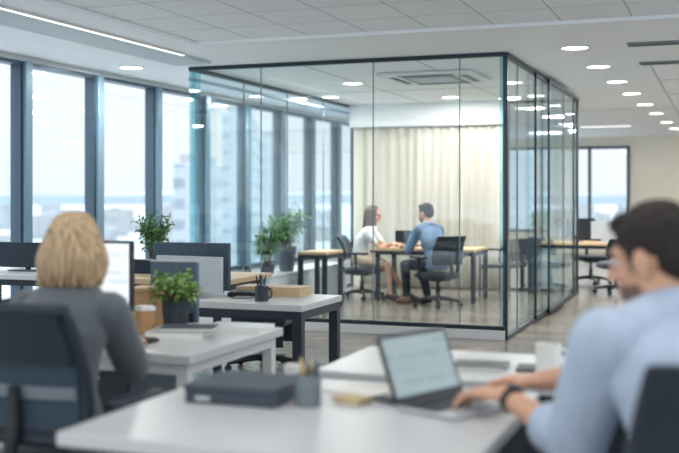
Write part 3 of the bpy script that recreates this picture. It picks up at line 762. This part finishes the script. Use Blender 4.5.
pen('orange brown pencil in the grey pen holder, next to the yellow one', 'pencil', -1.20, 2.985, -.03, .06, .135, 'box wood', r=.005, cat='pencil')
pen('dark marker in the grey pen holder, rightmost in it', 'marker', -1.19, 2.965, .12, .05, .135, 'slate metal', r=.008, cat='marker')
pen('black marker in the grey pen holder, middle of it', 'marker', -1.203, 2.955, .06, -.03, .125, 'lid black', r=.007, cat='marker')
o = onto('cup', 'small plain white cup behind the charcoal box and pen holder', 'cup', -1.365, 3.24)
MB().lathe([(.024, 0), (.028, .003), (.037, .075), (.0345, .075), (.026, .008)], n=32).build('body', 'ceramic', o, smooth=40)
MB().tube([(.034 + .0, 0, .062), (.055, 0, .058), (.058, 0, .035), (.032, 0, .02)], .0045, 8).build('handle', 'ceramic', o, smooth=60)
o = onto('notepad', 'large pale paper pad lying on the foreground desk behind the pen holder', 'notepad', -1.13, 3.235, DZ, R(-14))
MB().bb(-.10, .10, -.07, .07, 0, .008).build('pages', 'paper', o); MB().bb(-.10, .10, .071, .078, 0, .0095).build('binding', 'tan paper', o)
o = onto('notebook', 'small tan notebook lying in front of the pale pad, right of the pen holder', 'notebook', -1.095, 3.07, DZ, R(-18))
MB().bb(-.05, .05, -.035, .035, 0, .014).build('pages', 'tan paper', o); MB().bb(-.052, .052, -.037, .037, .0142, .017).build('cover', 'tan paper', o)
o = onto('smartphone', 'dark phone lying flat on the foreground desk left of the laptop', 'phone', -1.0, 3.13, DZ, R(-30))
MB().bb(-.05, .05, -.03, .03, 0, .009).build('body', 'lid black', o, bevel=.003); MB().bb(-.047, .047, -.027, .027, .0091, .0095).build('screen', 'black plastic', o)
# desk behind
o = onto('mug', 'white cylindrical mug on the desk behind the foreground laptop', 'mug', -.594, 3.76)
MB().lathe([(.042, 0), (.045, .003), (.046, .115), (.042, .115), (.040, .008)], n=36).build('body', 'ceramic', o, smooth=40)
MB().tube([(.03, .033, .095), (.055, .05, .09), (.062, .058, .06), (.055, .05, .03), (.03, .033, .022)], .006, 8).build('handle', 'ceramic', o, smooth=60)
for nm, lab, x, y, w, dd in (('notebook', 'dark notebook lying on the rear white desk behind the laptop', -.86, 3.86, .2, .14), ('smartphone', 'dark phone lying beside the white mug on the rear desk', -.695, 3.88, .07, .14)):
    o = onto(nm, lab, 'phone' if nm == 'smartphone' else 'notebook', x, y, DZ, R(6))
    if nm == 'notebook':
        MB().bb(-w / 2, w / 2, -dd / 2, dd / 2, .002, .012).build('pages', 'paper', o); MB().bb(-w / 2 - .002, w / 2 + .002, -dd / 2 - .002, dd / 2 + .002, .0121, .016).build('cover', 'lid black', o)
    else:
        MB().bb(-w / 2, w / 2, -dd / 2, dd / 2, 0, .009).build('body', 'lid black', o, bevel=.003); MB().bb(-w / 2 + .003, w / 2 - .003, -dd / 2 + .003, dd / 2 - .003, .0091, .0095).build('screen', 'black plastic', o)
# woman's desk
o = onto('paper_cup', 'brown takeaway coffee cup with a white lid beside the blonde woman', 'cup', -2.535, 4.23)
MB().lathe([(.034, 0), (.035, .002), (.046, .112), (.044, .113)], n=32).build('cup', 'kraft', o, smooth=40)
MB().lathe([(.0495, .1135), (.0495, .120), (.046, .123), (.044, .133), (.039, .1332), (.037, .130)], n=32).build('lid', 'ceramic', o, smooth=40)
o = onto('wooden_box', 'light brown wooden box behind the coffee cup on the desk of the blonde woman', 'box', -2.715, 4.53, DZ, R(3))
MB().bb(-.065, .065, -.085, .085, 0, .17).build('body', 'box wood', o, bevel=.004)
MB().bb(-.069, .069, -.089, .089, .1705, .192).build('lid', 'box wood', o, bevel=.004)
o = onto('notebook', 'thick white notebook under the dark one, in front of the leafy plant', 'notebook', -2.345, 4.20, DZ, R(10))
MB().bb(-.13, .13, -.08, .08, .002, .027).build('pages', 'paper', o); MB().bb(-.132, .132, -.082, .082, .0271, .031).bb(-.132, .132, -.082, .082, 0, .0019).build('cover', 'laminate', o)
o = onto('notebook', 'dark covered notebook lying on the thick white one near the leafy plant', 'notebook', -2.30, 4.225, DZ + .0315, R(17))
MB().bb(-.12, .12, -.07, .07, .002, .014).build('pages', 'paper', o); MB().bb(-.123, .123, -.073, .073, .0141, .018).bb(-.123, .123, -.073, .073, 0, .0019).build('cover', 'notebook cover', o)
o = onto('paper_stack', 'white paper stack at the rear right edge of the desk of the blonde woman', 'paper', -2.21, 4.55, DZ, R(4))
MB().bb(-.15, .15, -.1, .1, 0, .018).build('sheets', 'paper', o); MB().bb(-.148, .15, -.1, .098, .0181, .0205).build('top_sheet', 'laminate', o)
o = onto('keyboard', 'dark keyboard in front of the blonde woman', 'keyboard', -2.56, 3.97, DZ, R(3))
MB().bb(-.21, .21, -.065, .065, 0, .014).build('base', 'black plastic', o, bevel=.004); k = MB()
for r in range(4):
    for c in range(14): k.bb(-.2 + c * .0287, -.2 + c * .0287 + .025, -.055 + r * .028, -.055 + r * .028 + .024, .0141, .019)
k.build('keys', 'lid black', o)
# mug desk
o = onto('mug', 'dark navy mug holding pens on the mid desk', 'mug', -2.66, 5.80)
MB().lathe([(.040, 0), (.043, .003), (.043, .092), (.039, .092), (.038, .008)], n=36).build('body', 'mug navy', o, smooth=40)
MB().tube([(.041, .0, .075), (.062, -.005, .076), (.072, -.006, .05), (.062, -.005, .025), (.041, 0, .02)], .0065, 10).build('handle', 'mug navy', o, smooth=60)
for i, (nm, lab, dx, dy, L, m, r) in enumerate((('pen', 'black pen leaning left in the navy mug', -.22, .05, .155, 'lid black', .006), ('marker', 'thick dark marker standing in the navy mug, second from the left', -.10, .1, .16, 'black plastic', .009), ('pen', 'grey pen standing upright in the middle of the navy mug', .03, .0, .15, 'grey plastic', .006), ('pen', 'silver pen leaning right in the navy mug', .18, .04, .16, 'aluminium', .006), ('marker', 'slate marker standing at the rear of the navy mug', .08, .12, .15, 'slate metal', .008))):
    pen(lab, nm, -2.66 + dx * .05, 5.80 + dy * .1, dx, dy, L, m, DZ + .01, r, {'pen': 'pen', 'marker': 'marker', 'scissors': 'scissors'}[nm])
o = onto('desk_tray', 'long pale wooden board box behind the navy mug on the mid desk', 'tray', -2.755, 6.2, DZ)
MB().bb(-.225, .225, -.1, .1, 0, .05).build('body', 'oak', o, bevel=.003); MB().bb(-.225, .225, -.1, .1, .0505, .058).build('lid', 'oak', o, bevel=.002)
o = onto('keyboard', 'slim black keyboard beside the silver monitor on the mug desk', 'keyboard', -2.86, 6.02, DZ, R(0))
MB().bb(-.11, .11, -.07, .07, 0, .03).build('base', 'lid black', o, bevel=.004)
MB().bb(-.1, .1, -.06, .06, .0301, .035).build('keys', 'black plastic', o, bevel=.003)
o = onto('notebook', 'small black notebook lying left of the navy mug', 'notebook', -2.80, 5.84, DZ, R(8))
MB().bb(-.06, .06, -.06, .06, .001, .012).build('pages', 'paper', o); MB().bb(-.063, .063, -.063, .063, .0121, .017).build('cover', 'lid black', o)
o = onto('paper_sheet', 'white sheet of paper under the edge of the silver monitor', 'paper', -2.93, 5.78, DZ, R(-6))
MB().bb(-.105, .105, -.1, .1, 0, .002).build('sheet', 'paper', o)
# ledge and far desk items
for i, (y, h, w, lab) in enumerate(((10.45, .07, .10, 'low dark box at the near end of the low cabinet by the glass'), (10.62, .10, .05, 'small dark jar on the low cabinet between the dark box and lower plant'))):
    o = onto('box' if i == 0 else 'jar', lab, 'box' if i == 0 else 'jar', -5.06, y, .45)
    if i == 0: MB().bb(-w, w, -.08, .08, 0, h).build('body', 'box charcoal', o, bevel=.004); MB().bb(-w - .003, w + .003, -.083, .083, h + .0005, h + .02).build('lid', 'slate metal', o, bevel=.003)
    else: MB().lathe([(w * .9, 0), (w, .01), (w, h), (w * .8, h + .01)], n=24).build('body', 'mug navy', o, smooth=40); MB().lathe([(w * .82, h + .0105), (w * .82, h + .03)], n=24).build('lid', 'lid black', o)
for i, (x, h, m, lab) in enumerate(((-2.335, .20, 'binder tan', 'tan ring binder, leftmost of the row on the far oak desk'), (-2.27, .19, 'binder teal', 'teal grey ring binder in the row on the far oak desk'), (-2.205, .205, 'binder tan', 'tan ring binder right of the teal one on the far oak desk'))):
    o = onto('ring_binder', lab, 'binder', x - .06, 15.5, .685, 0, 'binders on the far oak desk')
    MB().bb(-.028, .028, -.1, .1, 0, h).build('cover', m, o, bevel=.003)
    MB().bb(-.018, .018, -.1015, -.1001, h * .45, h * .8).build('spine_label', 'paper', o)
# ================================================================== people
def remesh(o, vox, smooth=4):
    m = o.modifiers.new('union', 'REMESH'); m.mode = 'VOXEL'; m.voxel_size = vox; m.use_smooth_shade = True
    if smooth: s = o.modifiers.new('relax', 'SMOOTH'); s.iterations = smooth; s.factor = .5
    return o
def ik(a, b, l1, l2, pole):
    a = Vector(a); b = Vector(b); d = b - a; L = min(d.length, (l1 + l2) * .999); n = d.normalized()
    x = (l1 * l1 - l2 * l2 + L * L) / (2 * L); h = math.sqrt(max(l1 * l1 - x * x, 0))
    p = Vector(pole); p = (p - n * p.dot(n)).normalized()
    return a + n * x + p * h, a + n * L
def hand(b, wrist, d, n, thumb, k=1.0, curl=(22, 34, 24)):
    """palm and five fingers; d = pointing direction, n = palm side, thumb = sideways towards the thumb"""
    d = d.normalized(); n = (n - d * n.dot(d)).normalized(); s = thumb - d * thumb.dot(d) - n * thumb.dot(n); s.normalize()
    w = Vector(wrist)
    b.cap(w - d * .02 * k, .024 * k, w + d * .01 * k, .023 * k)
    for i, (off, ln, L3) in enumerate(((.030, .088, (.043, .026, .021)), (.010, .092, (.047, .030, .022)), (-.011, .088, (.043, .028, .022)), (-.030, .079, (.034, .021, .019)))):
        kn = w + (d * ln + s * off - n * -.0) * k
        b.cap(w + s * off * .55 * k, .0155 * k, kn, .0115 * k)
        dd = (d + s * off * 3.2).normalized(); p = kn; r = .0092
        for j in range(3):
            a = R(curl[j]); dd = (dd * math.cos(a) + n * math.sin(a)).normalized()
            q = p + dd * L3[j] * k; b.cap(p, r * k, q, (r - .0008) * k, 10); p = q; r -= .0008
    td = (d * .62 + s * .72 + n * .25).normalized(); p0 = w + (d * .02 + s * .022) * k
    p1 = p0 + td * .045 * k; p2 = p1 + (td * .75 + d * .5 + n * .12).normalized() * .034 * k; p3 = p2 + (d * .9 + td * .3 + n * .2).normalized() * .026 * k
    b.cap(p0, .0165 * k, p1, .0125 * k); b.cap(p1, .012 * k, p2, .0105 * k); b.cap(p2, .0105 * k, p3, .0085 * k)
def person(label, loc, rz, k=1.0, female=False, lean=.12, seat=.47, neck_fwd=.03, head_yaw=0, head_pitch=0, hands=None, feet=None, sleeve='long', bottom='trousers', top='shirt blue', skin='skin', hair='short', hairm='hair dark', shoe='shoe brown', vox=.006, curl=(22, 34, 24), beard=False, watch=False, headz=None, elbow_out=(.6, .6), palm_dir=None, trunk=.475, puff=0.0, fold=.24, head_side=0.0, sh=None):
    o = thing('person', label, 'person', loc, rz)
    sh = sh or (.165 if female else .19)
    hz = seat + .10                                    # hip joint height
    T = trunk * k                                       # hip to shoulder
    def spine(t):                                      # t 0 at hips, 1 at shoulders: curve forward
        return Vector((0, lean * math.copysign(abs(t) ** 1.2, t) - .03 * math.sin(math.pi * min(t, 1)) , hz + T * t))
    body = MB(); cl = MB()
    prof = [(-.16, .13, .10), (-.08, .165, .125), (.08, .165, .122), (.28, .148 if not female else .135, .112), (.5, .155 if not female else .138, .115), (.75, .178 if not female else .158, .122), (.93, .172 if not female else .148, .105), (1.04, .13 if not female else .108, .078), (1.10, .075, .062)]
    def torso(b, g, lo=-1, hi=9):
        rs = []
        for t, rx, ry in prof:
            if t < lo or t > hi: continue
            c = spine(t); rs.append([(c.x + (rx * k + g) * math.cos(2 * math.pi * j / 28), c.y + (ry * k + g) * math.sin(2 * math.pi * j / 28), c.z) for j in range(28)])
        b.rings(rs)
    torso(body, -.008); torso(cl, .010 + puff)
    shc = spine(1.0); nk = spine(1.07)
    hc = spine(1.0) + Vector((head_side, neck_fwd + .02, (headz if headz else .225) * k))
    body.cap(nk - Vector((0, .0, .03)), .060 * k * (.88 if female else 1), hc + Vector((0, -.025, -.06)), .056 * k * (.86 if female else 1))
    # head
    HM = Matrix.Translation(hc) @ Matrix.Rotation(head_yaw, 4, 'Z') @ Matrix.Rotation(head_pitch, 4, 'X') @ Matrix.Scale(k, 4)
    hb = MB()
    hb.ell((0, -.012, .032), (.077, .098, .092), n=24, m=16)
    hb.ell((0, .025, -.045), (.060, .066, .068), n=20, m=14)
    hb.ell((0, .062, -.088), (.030, .028, .024)); hb.ell((0, .07, .035), (.052, .028, .016)); hb.ell((0, .074, -.052), (.036, .024, .03))
    hb.ell((.043, .058, -.02), (.026, .026, .026)); hb.ell((-.043, .058, -.02), (.026, .026, .026))
    hb.cap((0, .088, .026), .009, (0, .113, -.018), .0135); hb.ell((.011, .098, -.022), (.010, .012, .008)); hb.ell((-.011, .098, -.022), (.010, .012, .008))
    hb.ell((0, .096, -.048), (.021, .009, .006)); hb.ell((0, .094, -.060), (.019, .010, .007))
    for s in (-1, 1):
        hb.ell((s * .079, -.012, -.006), (.011, .022, .034), Matrix.Rotation(s * .15, 4, 'Z')); hb.ell((s * .076, -.006, -.032), (.008, .012, .012))
    body.add([HM @ Vector(v) for v in hb.v], hb.f)
    # arms
    for s in (-1, 1):
        if not female:
            body.cap(nk + Vector((s * .02, -.01, .03)), .05 * k, shc + Vector((s * .13 * k, 0, -.01)), .045 * k)
            cl.cap(nk + Vector((s * .025, -.015, .012)), .056 * k + puff * .5, shc + Vector((s * .14 * k, 0, -.01)), .06 * k + puff * .5)
        else:
            cl.cap(nk + Vector((s * .02, -.015, -.012)), .05 * k + puff * .4, shc + Vector((s * .14 * k, -.005, -.035)), .055 * k + puff * .5)
    res = []
    for i, s in enumerate((-1, 1)):
        S0 = shc + Vector((s * sh * k, 0, -.045 if female else -.025)); wr = Vector(hands[i])
        E, Wp = ik(S0, wr, .285 * k, .255 * k, Vector((s * elbow_out[i], -.25, -.8)))
        th = 1.0 if not female else .84
        body.cap(S0, .050 * k * th, E, .041 * k * th); body.cap(E, .043 * k * th, Wp, .027 * k * th)
        d = (Wp - E).normalized(); pd = Vector(palm_dir[i]) if palm_dir else Vector((d.x * .4 - s * .0, max(d.y, .3), d.z * .2))
        hand(body, Wp + d * .015, pd, Vector((0, 0, -1)), Vector((-s, .2, 0)), k * (.88 if female else 1.0), curl)
        cl.cap(S0 + Vector((-s * .02, 0, .0)), .068 * k * th, S0.lerp(E, .3), .064 * k * th)
        if sleeve == 'short': cl.cap(S0, .066 * k * th, S0.lerp(E, .62), .058 * k * th)
        else:
            cl.cap(S0, .066 * k * th + puff, E, .055 * k * th + puff)
            f = .90 if sleeve == 'long' else fold
            cl.cap(E, .056 * k * th + puff, E.lerp(Wp, f), (.040 if sleeve == 'long' else .050) * k * th + puff * .6)
            if sleeve == 'rolled': cl.cap(E.lerp(Wp, f - .02), .056 * k + puff * .6, E.lerp(Wp, f + .03), .056 * k + puff * .6)
        res.append((S0, E, Wp))
        if watch and i == 0:
            c = E.lerp(Wp, .93); wb_ = MB().tube([c - d * .010, c + d * .010], .0335 * k, 20)
            wt = wb_.build('wristwatch', 'lid black', o, smooth=60); u = Vector((0, 0, 1)); u = (u - d * u.dot(d)).normalized(); x = d.cross(u)
            M = Matrix.Translation(c + u * .034 * k) @ Matrix((x, d, u)).transposed().to_4x4()
            MB().cyl((0, 0, -.004), .019, .009, 20, M).build('watch_face', 'dark metal', wt)
    # legs
    lg = MB()
    for i, s in enumerate((-1, 1)):
        Hp = Vector((s * .095 * k, .02, hz)); A = Vector(feet[i]); A.z = max(A.z, .085)
        K, A = ik(Hp, A, .43 * k, .42 * k, Vector((s * .12, 1, .9)))
        th = 1.0 if not female else .86
        body.cap(Hp, .076 * k * th, K, .052 * k * th); body.cap(K, .052 * k * th, K.lerp(A, .35), .052 * k * th); body.cap(K.lerp(A, .3), .052 * k * th, A, .034 * k * th)
        fd = Vector((s * .12, 1, 0)).normalized() * (.15 * k)
        toe = A + fd; toe.z = .028; body.cap(A, .034 * k, A.lerp(toe, .3) + Vector((0, 0, -.03)), .034 * k); body.cap(A + Vector((0, -.03, -.05)), .030, toe, .026)
        sb = MB().cap(A + Vector((0, -.035, -.046)), .036, toe, .033).cap(A + Vector((0, -.02, -.02)), .036, A.lerp(toe, .6) + Vector((0, 0, .0)) * 1, .034)
        so = sb.build('shoe', shoe, o); remesh(so, .007, 3)
        if bottom == 'trousers':
            lg.cap(Hp, .088 * k, K, .068 * k); lg.cap(K, .067 * k, A + Vector((0, 0, .03)), .050 * k)
        else:
            lg.cap(Hp, .086 * k, Hp.lerp(K, .80), .072 * k); lg.cap(Hp + Vector((-s * .05, 0, 0)), .08 * k, Hp.lerp(K, .78) + Vector((-s * .05, 0, 0)), .066 * k)
    rs = []
    for t, rx, ry in prof[:4]:
        c = spine(t); g = .012 if t < .2 else .004
        rs.append([(c.x + (rx * k + g) * math.cos(2 * math.pi * j / 28), c.y + (ry * k + g) * math.sin(2 * math.pi * j / 28), c.z) for j in range(28)])
    lg.rings(rs)
    remesh(body.build('body', skin, o), vox, 3)
    remesh(cl.build('sweater' if top == 'sweater' else 'blouse' if top == 'blouse' else 'shirt', top, o), max(vox, .008), 5)
    remesh(lg.build(bottom, 'skirt' if bottom == 'skirt' else 'trousers', o), .009, 4)
    if top.startswith('shirt'):
        pts = [nk + Vector((math.cos(a) * .071 * k, math.sin(a) * .066 * k - .004, .012 + .012 * -math.sin(a))) for a in [2 * math.pi * j / 24 for j in range(24)]]
        MB().tube(pts, .016, 10, closed=True, flat=1.3).build('collar', top, o, smooth=70)
    # face details and hair
    e = MB()
    for s in (-1, 1):
        ey = MB().ell((s * .031, .079, .010), (.013, .011, .008), HM).build('eye', 'eye white', o, smooth=80)
        MB().ell((s * .031, .088, .010), (.006, .004, .006), HM).build('iris', 'lid black', ey, smooth=80)
        MB().tube([HM @ Vector(p) for p in ((s * .014, .099, .030), (s * .034, .097, .036), (s * .053, .080, .029))], .0045 * k, 6).build('eyebrow', hairm, o, smooth=80)
    MB().tube([HM @ Vector(p) for p in ((-.022, .096, -.054), (0, .105, -.0535), (.022, .096, -.054))], .004 * k, 6).build('lips', 'skin leg', o, smooth=80)
    hh = MB(); rd = random.Random(len(label))
    if hair == 'short':
        hh.ell((0, -.020, .050), (.084, .100, .088), n=28, m=18); hh.ell((0, -.055, .010), (.074, .066, .075), n=24, m=14); hh.ell((0, .045, .098), (.056, .042, .030))
        for s in (-1, 1): hh.cap((s * .070, .022, .03), .016, (s * .0745, .020, -.014), .008)
        for j in range(90):
            a = rd.uniform(0, 6.28); q = rd.uniform(0, 1.25); p = Vector((math.sin(q) * math.cos(a) * .082, -.020 + math.sin(q) * math.sin(a) * .097, .050 + math.cos(q) * .086))
            t = Vector((rd.gauss(0, .3), .7, .2)) * .022; hh.cap(p - t * .5, .006, p + t * .5, .004, 6)
        hh.v = [tuple(HM @ Vector(v)) for v in hh.v]
        remesh(hh.build('hair', hairm, o), .005, 2)
        if beard:
            bd = MB().ell((0, .030, -.062), (.0615, .066, .058), n=20, m=14).ell((0, .060, -.090), (.034, .034, .026)).ell((0, .085, -.042), (.028, .016, .007))
            bd.v = [tuple(HM @ Vector(v)) for v in bd.v]; remesh(bd.build('beard', 'stubble', o), .005, 2)
    else:
        bot = -.155 if hair == 'bob' else -.24
        hh.ell((0, -.024, .038), (.089, .102, .096), n=28, m=18)
        wd = .126 if hair == 'bob' else .088
        hh.ell((0, -.060, -.05), (wd * .95, .068, .105), n=24, m=14)
        n = 150 if hair == 'bob' else 110
        for j in range(n):
            a = R(rd.uniform(-228, 48)); cx, cy = math.cos(a), math.sin(a)
            part = rd.uniform(-.03, .05); e0 = bot * rd.uniform(.78, 1.02) + (.05 if cy > .35 else 0)
            pts = [Vector((part * .6, -.01 + cy * .02, .136)), Vector((cx * .056, -.022 + cy * .066, .120)), Vector((cx * .090, -.026 + cy * .104, .055)), Vector((cx * (wd + .004), -.028 + cy * .104, -.04)), Vector((cx * wd, -.030 + cy * .098, e0 * .62)), Vector((cx * wd * rd.uniform(.80, 1.02), -.034 + cy * .084, e0))]
            # resample for a smooth lock
            q = []
            for i in range(len(pts) - 1):
                p0 = pts[max(i - 1, 0)]; p1 = pts[i]; p2 = pts[i + 1]; p3 = pts[min(i + 2, len(pts) - 1)]
                for f in (0, .34, .67): q.append(.5 * ((2 * p1) + (p2 - p0) * f + (2 * p0 - 5 * p1 + 4 * p2 - p3) * f * f + (3 * p1 - p0 - 3 * p2 + p3) * f ** 3))
            q.append(pts[-1]); jit = Vector((rd.gauss(0, .003), rd.gauss(0, .003), 0)); m_ = len(q)
            hh.tube([HM @ (v + jit * (i / m_)) for i, v in enumerate(q)], [(.010 * (1 - .25 * abs(2 * i / m_ - 1)) * (1 if i < m_ - 2 else .5)) * k for i in range(m_)], 6)
        N0 = 29 * 0
        # the two base ellipsoids were added in head space: move them
        cnt = (19 * 28) + (15 * 24)
        hh.v[:cnt] = [tuple(HM @ Vector(v)) for v in hh.v[:cnt]]
        hh.build('hair', hairm, o, smooth=70)
    return o, res
def L2(loc, rz, p):
    """world point -> person space"""
    v = Vector((p[0] - loc[0], p[1] - loc[1], 0)); v.rotate(Matrix.Rotation(-rz, 3, 'Z')); return (v.x, v.y, p[2])
# man in the foreground (local x<0 is his left, seen by the camera)
ML, MR_ = (.01, 2.64, 0), R(36)
person('man in a pale blue shirt with rolled sleeves typing on the foreground laptop', ML, MR_, 1.12, lean=.20, seat=.40, neck_fwd=.05, headz=.158, head_side=-.03,
       head_pitch=R(-14), head_yaw=R(35), hands=(L2(ML, MR_, (-.585, 2.965, .80)), L2(ML, MR_, (-.58, 3.09, .81))), feet=((-.14, .40, .09), (.14, .42, .09)),
       sleeve='rolled', top='shirt pale', skin='skin', hair='short', beard=True, watch=True, vox=.0045, curl=(16, 34, 26), elbow_out=(-.15, .4), puff=.02, fold=.26,
       palm_dir=((-.55, 1, -.05), (-.75, 1, -.05)))
# woman on the left, seen from behind
WLc, WR_ = (-2.255, 3.13, 0), R(3)
person('woman with a blonde bob in a grey sweater, seen from behind at her desk', WLc, WR_, .95, female=True, lean=.10, seat=.455, headz=.19, trunk=.47, puff=.022, sh=.18,
       head_yaw=R(6), head_pitch=R(-6), hands=((-.14, .46, .785), (.06, .47, .785)), feet=((-.13, .40, .09), (.13, .38, .09)), sleeve='long', top='sweater', skin='skin pale', hair='bob', hairm='hair blonde', shoe='shoe dark', vox=.006, elbow_out=(.45, .4))
# woman in the glass room
AL, AR = (-4.54, 13.05, 0), R(-90)
person('woman with long brown hair in a white blouse seated at the meeting table', AL, AR, .91, female=True, lean=.13, seat=.42, headz=.20, trunk=.45, head_pitch=R(-8),
       hands=((.08, .47, .735), (-.07, .45, .735)), feet=((-.02, .62, .09), (.10, .44, .09)), sleeve='short', bottom='skirt', top='blouse', skin='skin', hair='long', hairm='hair brown', shoe='shoe dark', vox=.006)
BL, BR = (-3.35, 12.48, 0), R(60)
person('man in a blue shirt with dark trousers seated at the meeting table', BL, BR, .97, lean=.14, seat=.42, headz=.19, trunk=.455, head_yaw=R(12), head_pitch=R(-6),
       hands=((-.08, .45, .73), (.2, .46, .735)), feet=((-.10, .42, .09), (.14, .30, .09)), sleeve='long', top='shirt blue', skin='skin', hair='short', beard=True, vox=.006, puff=.005)
